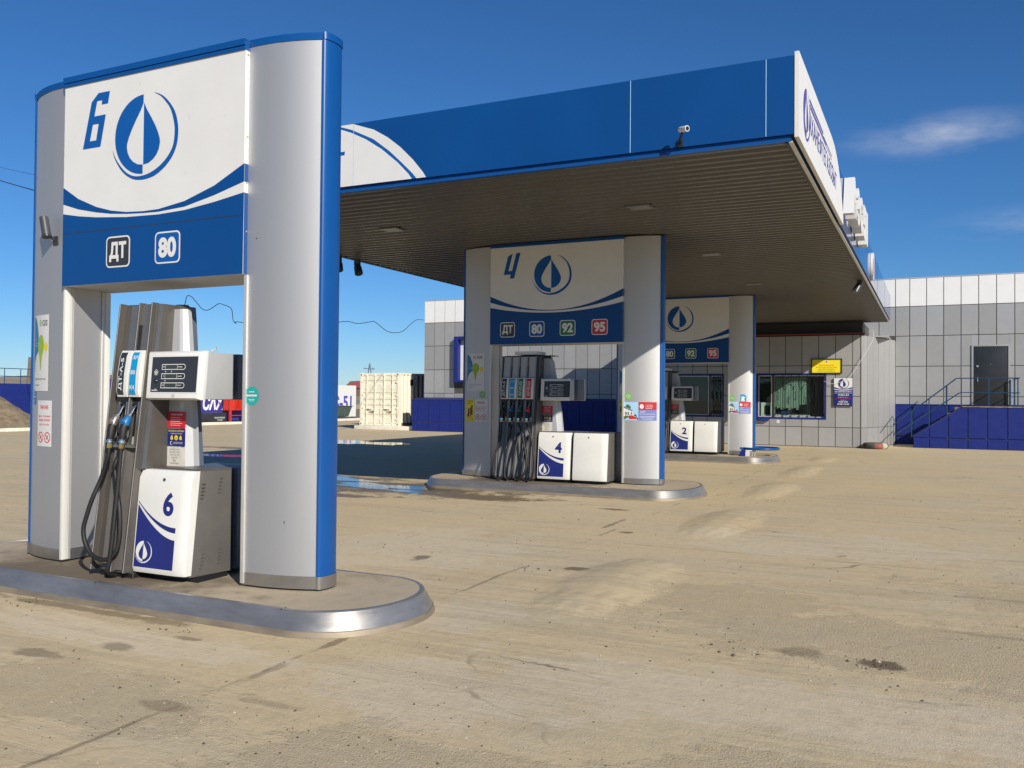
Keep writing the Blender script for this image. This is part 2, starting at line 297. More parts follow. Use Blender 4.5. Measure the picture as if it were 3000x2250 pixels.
# ------------------------------------------------------------------ mesh helpers
def P(O, U, V):
    O, U, V = Vector(O), Vector(U), Vector(V); N = U.cross(V).normalized()
    return lambda u, v, o=0.: O+U*u+V*v+N*o
class MB:
    def __init__(s): s.v = []; s.f = []; s.mi = []; s.mats = []
    def mat(s, m):
        if m not in s.mats: s.mats.append(m)
        return s.mats.index(m)
    def add(s, vs, fs, m):
        k = len(s.v); i = s.mat(m); s.v += [Vector(q) for q in vs]
        for f in fs: s.f.append([k+a for a in f]); s.mi.append(i)
        return s
    def hexa(s, c, m):
        return s.add(c, [(0, 3, 2, 1), (4, 5, 6, 7), (0, 1, 5, 4), (1, 2, 6, 5), (2, 3, 7, 6), (3, 0, 4, 7)], m)
    def box(s, x0, x1, y0, y1, z0, z1, m):
        return s.hexa([(x0, y0, z0), (x1, y0, z0), (x1, y1, z0), (x0, y1, z0), (x0, y0, z1), (x1, y0, z1), (x1, y1, z1), (x0, y1, z1)], m)
    def fbox(s, fr, u0, u1, v0, v1, o0, o1, m):
        return s.hexa([fr(u0, v0, o1), fr(u1, v0, o1), fr(u1, v0, o0), fr(u0, v0, o0), fr(u0, v1, o1), fr(u1, v1, o1), fr(u1, v1, o0), fr(u0, v1, o0)], m)
    def prism(s, poly, fr, d0, d1, m):
        n = len(poly); vs = [fr(u, v, d0) for u, v in poly]+[fr(u, v, d1) for u, v in poly]
        tri = tessellate_polygon([[Vector((u, v, 0)) for u, v in poly]])
        fs = [tuple(range(n))[::-1], tuple(range(n, 2*n))] if convex(poly) else [t[::-1] for t in tri]+[tuple(a+n for a in t) for t in tri]
        fs += [(i, (i+1) % n, n+(i+1) % n, n+i) for i in range(n)]
        return s.add(vs, fs, m)
    def flat(s, loops, fr, off, m):
        if loops and not isinstance(loops[0][0], (tuple, list)): loops = [loops]
        pts = [q for l in loops for q in l]
        tri = tessellate_polygon([[Vector((u, v, 0)) for u, v in l] for l in loops])
        fs = []
        for t in tri:
            a, b, c = [pts[i] for i in t]
            ar = (b[0]-a[0])*(c[1]-a[1])-(b[1]-a[1])*(c[0]-a[0])
            if abs(ar) < 1e-12: continue
            fs.append(t if ar > 0 else t[::-1])
        return s.add([fr(u, v, off) for u, v in pts], fs, m)
    def rect(s, fr, u0, u1, v0, v1, off, m, n=1):
        vs = []; fs = []
        for i in range(n+1):
            u = u0+(u1-u0)*i/n; vs += [fr(u, v0, off), fr(u, v1, off)]
        for i in range(n): fs.append((2*i, 2*i+2, 2*i+3, 2*i+1))
        return s.add(vs, fs, m)
    def tube(s, path, r, m, n=8):
        pts = [Vector(q) for q in path]; rs = r if isinstance(r, (list, tuple)) else [r]*len(pts)
        k = len(pts); vs = []; prevn = None
        for i, p in enumerate(pts):
            t = (pts[min(i+1, k-1)]-pts[max(i-1, 0)]).normalized()
            if prevn is None:
                a = Vector((0, 0, 1)) if abs(t.z) < .9 else Vector((1, 0, 0)); nn = t.cross(a).normalized()
            else:
                nn = prevn-t*prevn.dot(t)
                nn = nn.normalized() if nn.length > 1e-6 else t.orthogonal().normalized()
            prevn = nn; bb = t.cross(nn)
            for j in range(n):
                a = 2*PI*j/n; vs.append(p+(nn*math.cos(a)+bb*math.sin(a))*rs[i])
        fs = [(i*n+j, i*n+(j+1) % n, (i+1)*n+(j+1) % n, (i+1)*n+j) for i in range(k-1) for j in range(n)]
        fs += [tuple(range(n))[::-1], tuple(range((k-1)*n, k*n))]
        return s.add(vs, fs, m)
    def loft(s, rings, m, cap=True):
        n = len(rings[0]); vs = [q for r in rings for q in r]
        fs = [(i*n+j, i*n+(j+1) % n, (i+1)*n+(j+1) % n, (i+1)*n+j) for i in range(len(rings)-1) for j in range(n)]
        if cap: fs += [tuple(range(n))[::-1], tuple(range((len(rings)-1)*n, len(rings)*n))]
        return s.add(vs, fs, m)
    def text(s, body, fr, u, v, wd, ht, off, m, bold=.0, shear=0., rot=0, align='L', depth=None):
        """lettering fitted into a box of wd x ht whose lower-left corner (before rot) is u, v"""
        key = (body, bold, shear)
        if key not in TXT:
            c = bpy.data.curves.new('lettering', 'FONT'); c.body = body; c.offset = bold; c.shear = shear; c.resolution_u = 4
            if depth: c.extrude = .5
            o = bpy.data.objects.new('lettering', c); me = bpy.data.meshes.new_from_object(o)
            vs = [(q.co.x, q.co.y, q.co.z) for q in me.vertices]; fs = [tuple(p.vertices) for p in me.polygons]
            bpy.data.objects.remove(o); bpy.data.curves.remove(c); bpy.data.meshes.remove(me); TXT[key] = (vs, fs)
        vs, fs = TXT[key]
        x0 = min(q[0] for q in vs); x1 = max(q[0] for q in vs); y0 = min(q[1] for q in vs); y1 = max(q[1] for q in vs)
        sy = ht/(y1-y0); sx = wd/(x1-x0) if wd else sy
        o = []
        for q in vs:
            a, b = (q[0]-x0)*sx, (q[1]-y0)*sy
            if align == 'C': a -= (x1-x0)*sx/2
            if rot == 90: a, b = -b, a
            o.append(fr(u+a, v+b, off+(q[2]+.5)*depth if depth else off))
        return s.add(o, fs, m)
    def build(s, name, parent=None, bevel=0., ang=35, seg=2):
        bm = bmesh.new(); bv = [bm.verts.new(q) for q in s.v]; bm.verts.ensure_lookup_table()
        for f, i in zip(s.f, s.mi):
            try:
                ff = bm.faces.new([bv[a] for a in f]); ff.material_index = i; ff.smooth = True
            except ValueError: pass
        if bevel > 0:
            bmesh.ops.recalc_face_normals(bm, faces=bm.faces)
            es = [e for e in bm.edges if len(e.link_faces) == 2 and e.calc_face_angle(0) > .6]
            bmesh.ops.bevel(bm, geom=es, offset=bevel, segments=seg, affect='EDGES', profile=.6, clamp_overlap=True)
            for f in bm.faces: f.smooth = True
        me = bpy.data.meshes.new(name)
        org = Vector((0, 0, 0)); q = parent
        while q is not None: org += q.location; q = q.parent
        bm.to_mesh(me); bm.free()
        for mt in s.mats: me.materials.append(mt)
        o = bpy.data.objects.new(name, me); col.objects.link(o)
        if parent is not None:
            o.parent = parent; me.transform(Matrix.Translation(-org))
        else:
            xs = [v.co for v in me.vertices]; c = Vector((sum(v.x for v in xs)/len(xs), sum(v.y for v in xs)/len(xs), min(v.z for v in xs)))
            me.transform(Matrix.Translation(-c)); o.location = c
        me.set_sharp_from_angle(angle=R(ang))
        return o
TXT = {}
def convex(p):
    sg = 0; n = len(p)
    for i in range(n):
        a, b, c = p[i], p[(i+1) % n], p[(i+2) % n]; z = (b[0]-a[0])*(c[1]-b[1])-(b[1]-a[1])*(c[0]-b[0])
        if abs(z) < 1e-12: continue
        if sg and (z > 0) != (sg > 0): return False
        sg = z
    return True
def thing(name, label, cat, loc, group=None):
    o = bpy.data.objects.new(name, None); col.objects.link(o); o.location = loc; o.empty_display_size = .1
    return tag(o, label, cat, group)
def tag(o, label, cat, group=None):
    o['label'] = label; o['category'] = cat
    if group: o['group'] = group
    return o
def struct(o, kind='structure'): o['kind'] = kind; return o
def sub(o, label): o['label'] = label; return o
def arc(cx, cy, r, a0, a1, n=24, ry=None): return [(cx+r*math.cos(R(a0+(a1-a0)*i/n)), cy+(ry or r)*math.sin(R(a0+(a1-a0)*i/n))) for i in range(n+1)]
def rrect(u0, u1, v0, v1, r, n=5):
    return arc(u1-r, v0+r, r, -90, 0, n)+arc(u1-r, v1-r, r, 0, 90, n)+arc(u0+r, v1-r, r, 90, 180, n)+arc(u0+r, v0+r, r, 180, 270, n)
def spline(p, n=6):
    out = []; k = len(p)
    for i in range(k-1):
        a, b, c, d = Vector(p[max(i-1, 0)]), Vector(p[i]), Vector(p[i+1]), Vector(p[min(i+2, k-1)])
        for j in range(n):
            t = j/n; out.append(.5*((2*b)+(c-a)*t+(2*a-5*b+4*c-d)*t*t+(3*b-a-3*c+d)*t**3))
    out.append(Vector(p[-1])); return out
X, Y, Z = (1, 0, 0), (0, 1, 0), (0, 0, 1)

# emblem: a half disc, a split drop and a swoosh ring, drawn round (0,0) with half-disc radius 1
def emblem(mb, fr, cu, cv, r, off, mA, mB_, inv=False):
    T = lambda pts: [(cu+x*r, cv+y*r) for x, y in pts]
    dropR = [(0, .79), (.10, .61), (.25, .40), (.40, .17), (.50, -.02), (.56, -.18), (.57, -.28), (.54, -.42), (.46, -.56), (.34, -.67), (.18, -.75), (0, -.775)]
    if not inv:
        cl = arc(0, 0, 1, 90, 270, 28)
        mb.flat(T(cl+[(0, -.775)]+[(-x, y) for x, y in dropR[::-1][1:-1]]+[(0, .79)]), fr, off, mA)
        mb.flat(T([(.018, y) if i in (0, len(dropR)-1) else (x+.018, y) for i, (x, y) in enumerate(dropR)]), fr, off, mA)
    else:
        mb.flat(T(arc(0, 0, 1, 90, 270, 28)), fr, off, mA)
        mb.flat(T([(0, y) if i in (0, len(dropR)-1) else (-x, y) for i, (x, y) in enumerate(dropR)]), fr, off+.0012, mB_)
        mb.flat(T([(.02, y) if i in (0, len(dropR)-1) else (x+.02, y) for i, (x, y) in enumerate(dropR)]), fr, off, mA)
    # swoosh ring, thin at both ends
    O_ = [(.366, 1.007), (.63, .90), (.85, .726), (1.04, .50), (1.148, .27), (1.205, -.043), (1.168, -.38), (1.04, -.64), (.855, -.838), (.65, -.98), (.432, -1.086), (.18, -1.14), (-.066, -1.150), (-.32, -1.11), (-.558, -1.0), (-.75, -.85), (-.91, -.66), (-1.02, -.48), (-1.086, -.30)]
    I_ = [(.366, 1.003), (.59, .885), (.766, .723), (.92, .54), (1.03, .27), (1.085, -.02), (1.045, -.37), (.92, -.59), (.749, -.756), (.55, -.885), (.323, -.985), (.10, -1.04), (-.155, -1.055), (-.36, -1.02), (-.558, -.93), (-.72, -.80), (-.875, -.64), (-1.0, -.47), (-1.082, -.298)]
    o = [Vector((*q, 0)) for q in O_]; i_ = [Vector((*q, 0)) for q in I_]; o = spline(o, 3); i_ = spline(i_, 3); n = len(o)
    vs = [fr(cu+q.x*r, cv+q.y*r, off) for q in o+i_]
    mb.add(vs, [(q+1, q, n+q, n+1+q) for q in range(n-1)], mA)

def badge(parent, fr, u, v, s, m, txt, off=.003):
    b = MB(); b.flat(rrect(u, u+s*1.08, v, v+s, s*.16), fr, off, white)
    b.flat(rrect(u+s*.05, u+s*1.03, v+s*.05, v+s*.95, s*.12), fr, off+.0015, m)
    b.text(txt, fr, u+s*.54, v+s*.18, s*.76, s*.64, off+.003, white, bold=.045, align='C')
    return b.build('fuel_badge', parent)
def no_smoking(b, fr, u, v, r, off, m=None):
    m = m or inkred
    b.flat([arc(u, v, r, 0, 360, 24)[:-1], arc(u, v, r*.82, 0, 360, 24)[:-1][::-1]], fr, off, m)
    c, s_ = math.cos(R(-45)), math.sin(R(-45)); q = lambda a, h: (u+a*c-h*s_, v+a*s_+h*c)
    b.flat([q(-r*.85, -r*.09), q(r*.85, -r*.09), q(r*.85, r*.09), q(-r*.85, r*.09)], fr, off+.0008, m)
    q2 = lambda a, h: (u+a*.71+h*.71, v+a*.71-h*.71)
    b.flat([q2(-r*.5, -r*.08), q2(r*.5, -r*.08), q2(r*.5, r*.08), q2(-r*.5, r*.08)], fr, off+.0004, ink)

# ------------------------------------------------------------------ setting: ground, hills
b = MB(); S = 3500
b.add([(-S, -S, 0), (S, -S, 0), (S, S, 0), (-S, S, 0)], [(0, 1, 2, 3)], groundM)
g = b.build('ground'); struct(g)
# low dry hills behind the perimeter
b = MB(); n = 90; vs = []; fs = []
for i in range(n+1):
    a = R(40+110*i/n)
    for j, (d, hz) in enumerate(((150, -.5), (230, .38), (330, .62), (480, .9), (800, .7))):
        hh = hz*(4.2+3.2*math.sin(i*.21+j)+1.6*math.sin(i*.57+2*j)); hh *= (1.55 if math.degrees(a) > 118 else .72)
        vs.append((d*math.cos(a), d*math.sin(a), hh if j else -.5))
for i in range(n):
    for j in range(4): fs.append((i*5+j, (i+1)*5+j, (i+1)*5+j+1, i*5+j+1)[::-1])
b.add(vs, fs, hillM); struct(b.build('hills', ang=60))

# row of low humps in the paving
for k, (y0, y1, wd, xc, h, lab) in enumerate(((5.5, 8.1, .38, -2.33, .036, 'low dusty hump in the paving nearest the viewer, with a sandy scuffed flank'),
        (9.3, 12.35, .36, -2.30, .033, 'low dusty hump in the paving, second in the row from the viewer'),
        (13.45, 16.6, .33, -2.42, .031, 'rounded earth hump in the paving, third from the viewer in the row'),
        (17.5, 21.2, .32, -2.48, .030, 'faint long hump in the paving right of the pump 2 island, fourth in the row'),
        (22.2, 24.8, .30, -2.50, .024, 'farthest low hump in the paving before the cashier window'))):
    b = MB(); vs = []; fs = []; nu, nv = 26, 60
    rr = random.Random(k); ph = [rr.uniform(0, 6) for _ in range(6)]
    for i in range(nu+1):
        for j in range(nv+1):
            u = -1+2*i/nu; v = -1+2*j/nv
            rad = (abs(u)**2.2+abs(v)**4)
            z = max(0, 1-rad*(1+.12*math.sin(17*u+ph[5])*math.sin(11*v+ph[4])))**2.1*h*1.2*(1+.10*math.sin(4*v+ph[0])+.05*math.sin(21*v+3*u+ph[1])+.03*math.sin(14*u+ph[2]))
            x = xc+1.25*wd*u*(1+.10*math.sin(4*v+ph[3])+.03*math.sin(11*v+ph[4])); y = (y0+y1)/2+(y1-y0)/2*v
            z += (rr.uniform(-.0014, .0014)*min(1, z/.006) if rad < .85 else 0)
            vs.append((x, y, z-.0006-.0012*max(0, rad-.9)))
    for i in range(nu):
        for j in range(nv): fs.append((i*(nv+1)+j, (i+1)*(nv+1)+j, (i+1)*(nv+1)+j+1, i*(nv+1)+j+1))
    b.add(vs, fs, humpM); tag(b.build('paving_hump', ang=80), lab, 'hump', 'humps in a row across the paving')

# puddles
def blob(cx, cy, a, bb, seed, n=90):
    rr = random.Random(seed); ph = [rr.uniform(0, 6.3) for _ in range(9)]
    o = []
    for i in range(n):
        t = 2*PI*i/n; r = 1+.22*math.sin(2*t+ph[0])+.20*math.sin(3*t+ph[1])+.14*math.sin(5*t+ph[2])+.10*math.sin(9*t+ph[3])+.06*math.sin(15*t+ph[4])+.04*math.sin(24*t+ph[5])
        o.append((cx+a*r*math.cos(t), cy+bb*r*math.sin(t)))
    return o
for k, (cx, cy, a, bb) in enumerate(((-10.4, 13.0, 1.2, .38), (-8.3, 12.28, .85, .40), (-7.6, 11.85, .4, .14), (-16.2, 16.6, 1.7, .26), (-17.0, 23.6, 1.6, 1.0), (-11.3, 13.5, .8, .3))):
    b = MB(); b.flat(blob(cx, cy, a, bb, k+3), lambda u, v, o=0: Vector((u, v, .004+o)), 0, water); struct(b.build('puddle'))

# loose stones and crumbs of earth over the forecourt
b = MB(); rr = random.Random(5)
def pebble(x, y, s, m, flatn=.6):
    a = rr.uniform(0, 6.3); ca, sa = math.cos(a), math.sin(a); ex = rr.uniform(.7, 1.5)
    q = [(s*ex, 0, 0), (0, s, 0), (-s*ex, 0, 0), (0, -s, 0), (s*.2, s*.1, s*flatn), (0, 0, -s*.3)]
    q = [(x+(u*ca-v*sa)*rr.uniform(.8, 1.2), y+(u*sa+v*ca)*rr.uniform(.8, 1.2), max(-.001, z+.001)) for u, v, z in q]
    b.add(q, [(0, 1, 4), (1, 2, 4), (2, 3, 4), (3, 0, 4)], m)
def clump(x, y): return math.sin(x*1.7+1.3*math.sin(y*.9))+math.sin(y*2.6+.8*math.sin(x*1.1+2))
cnt = 0
while cnt < 3400:
    d = 2.2+13*rr.random()**1.9; az = rr.uniform(-62, 12); x, y = d*math.sin(R(az)), d*math.cos(R(az))
    if -8.2 < x < -2.9 and 4.15 < y < 5.9: continue
    if -8.2 < x < -2.9 and 12.2 < y < 14.8: continue
    gz_ = any(((x-a)/c)**2+((y-q)/e)**2 < 1.3 for a, q, c, e in GRIT)
    if not gz_ and rr.random() < .45: continue
    if clump(x, y) < rr.uniform(-1.8, 1.2): continue
    s = .0020+.0055*rr.random()**3.4; pebble(x, y, s*(1+.05*d), stoneM if rr.random() < .5 else clodM, .8); cnt += 1
for x0, y0, cntc in ((-.27, 5.42, 26), (-2.2, 5.9, 18), (-5.9, 4.2, 30), (-4.4, 4.15, 14), (-3.2, 7.0, 14), (-1.0, 5.3, 12), (-3.8, 8.4, 12), (-2.1, 13.4, 10)):
    for _ in range(cntc): pebble(x0+rr.gauss(0, .10), y0+rr.gauss(0, .07), .004+.009*rr.random()**2, clodM if rr.random() < .8 else stoneM, .9)
struct(b.build('gravel', ang=10), 'stuff')

# ------------------------------------------------------------------ pump islands
def island(xc, yc, a, hw, e, ztop, lab):
    t = thing('pump_island', lab, 'pump island', (xc, yc, 0), 'metal edged islands under the pumps')
    def outline(d, z):
        o = []; n = 32
        for i in range(n+1):
            th = R(-90+180*i/n); o.append((xc+a-e+(e-d)*abs(math.cos(th)), yc+(hw-d)*math.sin(th), z))
        for i in range(n+1):
            th = R(90+180*i/n); o.append((xc-a+e-(e-d)*abs(math.cos(th)), yc+(hw-d)*math.sin(th), z))
        return o
    b = MB(); b.loft([outline(-.002, -.05), outline(-.002, 0.004), outline(.008, .034), outline(.014, .040)], rimD, cap=False); b.loft([outline(.015, .040), outline(.074, ztop-.006), outline(.082, ztop), outline(.106, ztop+.001), outline(.11, ztop-.02)], rimM, cap=False)
    for xs in (xc+a-e-.05, xc+a-e-1.75, xc+a-e-3.3):
        b.hexa([(xs-.006, yc-hw-.001, .004), (xs+.005, yc-hw-.001, .004), (xs+.005, yc-hw+.02, .004), (xs-.006, yc-hw+.02, .004), (xs-.006, yc-hw+.078, ztop), (xs+.005, yc-hw+.078, ztop), (xs+.005, yc-hw+.125, ztop), (xs-.006, yc-hw+.125, ztop)], black)
    b.build('metal_rim', t, ang=12)
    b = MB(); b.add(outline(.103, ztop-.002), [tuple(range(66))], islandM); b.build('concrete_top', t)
    return t
island(-5.42, 4.99, 2.345, .68, .60, .15, 'metal edged concrete island carrying pump 6, nearest the viewer in full sun')
island(-5.56, 13.49, 2.39, 1.0, .62, .15, 'metal edged concrete island carrying pump 4 at the front of the canopy')
island(-5.66, 21.95, 2.33, 1.05, .62, .15, 'metal edged concrete island carrying pump 2 with a blue guard ring on its end')

# ------------------------------------------------------------------ portals (sign frames over the pumps)
DIG = {'6': ([[(.222, -.524), (.314, -.161), (.39, -.098), (.518, -.098), (.499, -.192), (.428, -.192), (.434, -.158), (.377, -.158), (.347, -.277), (.476, -.277), (.421, -.524)], [(.332, -.339), (.398, -.339), (.372, -.469), (.3, -.469)]]),
       '4': ([[(.417, -.109), (.327, -.16), (.25, -.464), (.38, -.461), (.366, -.531), (.445, -.531), (.561, -.107), (.484, -.107), (.405, -.403), (.338, -.403)]]),
       '2': ([[(.30, -.10), (.56, -.10), (.52, -.31), (.37, -.31), (.345, -.43), (.49, -.43), (.47, -.53), (.24, -.53), (.295, -.23), (.445, -.23), (.457, -.18), (.284, -.18)]])}
def portal(xl, xr, yc, ztop, zpt, zpb, pw, digit, badges, lab, stripes, emb, capped):
    z0 = .15
    t = thing('sign_portal', lab, 'sign portal', ((xl+xr)/2, yc, z0), 'arched sign frames over the pumps')
    fy = lambda q: -.20+.11*(q/.6)**2.5
    for sgn, xi in ((1, xr), (-1, xl)):
        sc = (pw[0] if sgn < 0 else pw[1])/.645 if isinstance(pw, tuple) else pw/.645
        front = [(.608*i/16, fy(.608*i/16)) for i in range(17)]
        plan = front+[(q, -y) for q, y in front[::-1]]
        nose = [(.606+.036*math.cos(R(a)), .104*math.sin(R(a))) for a in range(-84, 85, 12)]
        nplan = [(.600, -.104)]+nose+[(.600, .104)]
        def mk(pl, grow=0.):
            q = [(xi+sgn*x*sc+(sgn*grow if x > .3 else -sgn*grow), yc+y*(1+grow*4)) for x, y in pl]
            return q if sgn > 0 else q[::-1]
        fr = lambda u, v, o=0: Vector((u, v, o))
        b = MB(); b.prism(mk(plan), fr, z0+.10, ztop, silver); pil = b.build('pillar', t, ang=30)
        if sgn > 0:
            pilR = pil
        else: pilL = pil
        b = MB(); b.prism(mk(nplan), fr, z0+.10, ztop, bluetrim); b.build('nose_trim', pil, ang=40)
        b = MB(); b.prism(mk(plan, .004), fr, z0+.012, z0+.10, steel); b.prism(mk(nplan, .005), fr, z0+.012, z0+.099, steel)
        b.prism(mk(plan, -.012), fr, z0-.004, z0+.012, black); b.build('base_band', pil, ang=30)
        for sy in (-1, 1):
            b = MB(); xa, xb = sorted((xi-sgn*.014, xi+sgn*.016)); ya, yb = sorted((yc+sy*.214, yc+sy*.165))
            b.box(xa, xb, ya, yb, z0+.02, zpb-.002, white if sgn < 0 else strip)
            xa, xb = sorted((xi-sgn*.012, xi-sgn*.001)); ya, yb = sorted((yc+sy*.16, yc+sy*.135))
            b.box(xa, xb, ya, yb, z0+.02, zpb-.002, strip); b.build('corner_strip', pil, .003)
        if capped:
            b = MB(); big = [(x*1.0, y) for x, y in front]+nose+[(q, -y) for q, y in front[::-1]]
            b.prism(mk(big, .007), fr, ztop, ztop+.05, bluetrim); b.build('top_cap', pil, ang=40)
    # sign panel across the two pillars
    b = MB(); b.box(xl, xr, yc-.24, yc+.24, zpb+.004, zpt, whiteB)
    b.box(xl+.004, xr-.004, yc-.236, yc+.236, zpb, zpb+.004, silver)
    F = P((xl, yc-.24, zpt), X, Z); W = xr-xl; H = zpt-zpb
    s1t, s1b, s2b = stripes
    b.flat(s1t+s1b[::-1], F, .002, blue); b.flat(s2b+[(W, -H+.004), (0, -H+.004)], F, .002, blue)
    G = P((xr, yc-.24, zpt), Y, Z)
    for za, zb in ((s1t[-1][1], s1b[-1][1]), (s2b[-1][1], -H+.004)): b.rect(G, .002, .48, zb, za, .002, blue)
    b.rect(F, 0.01, W-.01, s2b[4][1]-.075, s2b[4][1]-.069, .003, charcoal)
    for q in (-.03, -.62, -.95, -1.3): b.tube([G(.025, q, 0), G(.025, q, .006)], .007, steel, 6)
    if capped:
        for (u, v, du, dv_) in ((1.36, -.43, .004, .035), (1.70, -.46, .012, .02), (1.33, -.84, .004, .03), (.85, -.10, .003, .02)): b.flat([(u, v), (u+.004, v), (u+du+.003, v+dv_), (u+du, v+dv_)], F, .0015, strip)
    pan = b.build('sign_panel', t, ang=20)
    b = MB(); b.box(xl-.006, xr+.006, yc-.250, yc+.250, zpt, zpt+.028, bluetrim); b.box(xl-.004, xr+.004, yc-.257, yc+.257, zpt+.030, zpt+.075 if capped else zpt+.048, bluetrim); b.build('top_trim', pan)
    b = MB(); sx = emb[3]; lp = DIG[digit]
    b.flat([[(q[0]+sx, q[1]) for q in l] for l in lp], F, .003, blue2); b.build('number', pan)
    b = MB(); emblem(b, F, emb[0], emb[1], emb[2], .003, blue2, white); b.build('emblem', pan)
    for (u, v, s, m, tx) in badges: badge(pan, F, u, v, s, m, tx)
    return t, pilL, pilR, F
st6 = ([(0, -.81), (.179, -.916), (.384, -.997), (.55, -1.04), (.719, -1.065), (.9, -1.074), (1.056, -1.072), (1.324, -1.035), (1.616, -.948), (1.898, -.816)],
       [(0, -.944), (.18, -.998), (.385, -1.039), (.55, -1.064), (.719, -1.079), (.9, -1.088), (1.056, -1.091), (1.324, -1.076), (1.616, -1.018), (1.898, -.946)],
       [(0, -1.023), (.181, -1.054), (.386, -1.079), (.719, -1.104), (1.056, -1.112), (1.324, -1.102), (1.616, -1.068), (1.898, -1.024)])
def st4(W):
    q = []
    for a, c, e in ((-.82, -1.088, -.79), (-.925, -1.1, -.91), (-1.015, -1.13, -1.0)):
        l = []
        for i in range(17):
            u = W*i/16; s = (u-1.15)/1.15 if u < 1.15 else (u-1.15)/(W-1.15); l.append((u, c+((a if u < 1.15 else e)-c)*abs(s)**2))
        q.append(l)
    return q
dt, c80 = ('ДТ', charcoal), ('80', blue2)
t6, pl6, pr6, F6 = portal(-6.313, -4.418, 4.99, 4.0, 3.973, 2.365, (.585, .615), '6', [(.505, -1.487, .242, charcoal, 'ДТ'), (1.03, -1.487, .24, blue2, '80')],
    'blue and silver sign frame numbered 6 standing alone in the sun nearest the viewer', st6, (.888, -.482, .303, 0), True)
W4 = 2.366
bd4 = [(.193, -1.524, .255, charcoal, 'ДТ'), (.735, -1.524, .255, blue2, '80'), (1.285, -1.52, .255, green, '92'), (1.84, -1.52, .255, red, '95')]
t4, pl4, pr4, F4 = portal(-6.80, -4.434, 13.49, 4.085, 4.049, 2.404, .62, '4', bd4, 'blue and silver sign frame numbered 4 half shaded by the front of the canopy', st4(W4), (1.12, -.488, .305, 0), False)
t2, pl2, pr2, F2 = portal(-6.93, -4.565, 22.1, 4.085, 4.06, 2.43, .62, '2', bd4, 'shaded sign frame over pump 2, deepest under the canopy by the cashier window', st4(W4), (1.12, -.488, .305, 0), False)

# curved frame on the front of a pillar: u along x from the inner corner outward
def PF(xi, sgn, yc, pw):
    sc = pw/.645
    def fr(u, v, o=0):
        q = max(0, abs(u-xi))/sc; y = yc-.20+.11*(q/.6)**2.5; sl = .11*2.5/.6*(q/.6)**1.5/sc*(1 if sgn > 0 else -1)
        nrm = Vector((sl, -1, 0)).normalized(); return Vector((u, y, v))+nrm*o
    return fr
def gis_poster(pil, fr, u0, u1, v0, v1):
    W, H = u1-u0, v1-v0; q = lambda a, c: (u0+a*W, v1-c*H)
    b = MB(); b.rect(fr, u0, u1, v0, v1, .003, whiteB, 8)
    b.flat([q(0.01, .02), q(.10, .03), q(.22, .11), q(.32, .24), q(.36, .36), q(.33, .48), q(.16, .53), q(.06, .62), q(.01, .80)][::-1], fr, .0045, inkblue)
    d = arc(.52, .40, .20, -30, 210, 20, .14)
    b.flat([q(a, .80-c) for a, c in d]+[q(.42, .53), q(.50, .73), q(.53, .73), q(.60, .53)], fr, .0055, limeM)
    b.flat([q(.84+.11*math.cos(R(a)), .42+.06*math.sin(R(a))) for a in range(0, 360, 18)], fr, .0045, yellowM)
    b.flat([q(.80, .46), q(.835, .57), q(.845, .57), q(.88, .46)], fr, .0045, yellowM)
    b.flat([q(.47+.07*math.cos(R(a)), .105+.045*math.sin(R(a))) for a in range(0, 360, 18)], fr, .0045, limeM)
    b.text('2', fr, *q(.45, .13), .055*W, .055*H, .006, whiteB, bold=.02)
    b.text('GIS', fr, *q(.60, .145), .31*W, .075*H, .0045, ink, bold=.01)
    b.text('Это', fr, *q(.08, .33), .14*W, .025*H, .006, skyprint); b.text('бесплатный', fr, *q(.08, .38), .38*W, .025*H, .0065, skyprint); b.text('навигатор', fr, *q(.08, .42), .34*W, .025*H, .0065, skyprint)
    b.text('Загружайте бесплатно', fr, *q(.07, .86), .78*W, .035*H, .0045, mgrey); b.text('www.2gis.ru', fr, *q(.07, .935), .38*W, .03*H, .0045, mgrey)
    return sub(b.build('poster', pil), 'white map poster with blue, green and yellow drops')
def warn_poster(pil, fr, u0, u1, v0, v1):
    W, H = u1-u0, v1-v0; q = lambda a, c: (u0+a*W, v1-c*H)
    b = MB(); b.rect(fr, u0, u1, v0, v1, .003, whiteB, 6)
    b.text('ВНИМАНИЕ!', fr, *q(.5, .19), .56*W, .085*H, .0045, inkred, bold=.03, align='C')
    for i, l in enumerate(('Водитель, перед заправкой', 'высадите из салона', 'людей - это не шутки!')): b.text(l, fr, *q(.5, .37+.09*i), (.84-.08*i)*W, .055*H, .0045, inkred, bold=.015, align='C')
    no_smoking(b, fr, *q(.27, .80), .20*W, .0045); no_smoking(b, fr, *q(.73, .80), .20*W, .0045)
    return sub(b.build('warning_poster', pil), 'white warning notice with red text and two prohibition rings')
f = PF(-6.313, -1, 4.99, .585)
gis_poster(pl6, f, -6.785, -6.525, 1.525, 2.155); warn_poster(pl6, f, -6.69, -6.465, 1.07, 1.448)
def round_sticker(pil, fr, u, v, ru, rv, m, lab, dots=3):
    b = MB(); b.flat([(u+ru*math.cos(R(a)), v+rv*math.sin(R(a))) for a in range(0, 360, 12)], fr, .003, m)
    for k in range(dots): b.rect(fr, u-ru*.72+k*ru*1.5/dots, u-ru*.72+k*ru*1.5/dots+ru*.34, v-rv*.06, v+rv*.14, .0042, whiteB)
    b.rect(fr, u-ru*.38, u+ru*.38, v+rv*.38, v+rv*.48, .0042, whiteB); b.rect(fr, u-ru*.45, u+ru*.45, v-rv*.42, v-rv*.36, .0042, whiteB); b.rect(fr, u-ru*.35, u+ru*.35, v-rv*.56, v-rv*.51, .0042, whiteB)
    return sub(b.build('sticker', pil), lab)
round_sticker(pl6, f, -6.765, 1.475, .035, .065, inkblue, 'small blue sticker')
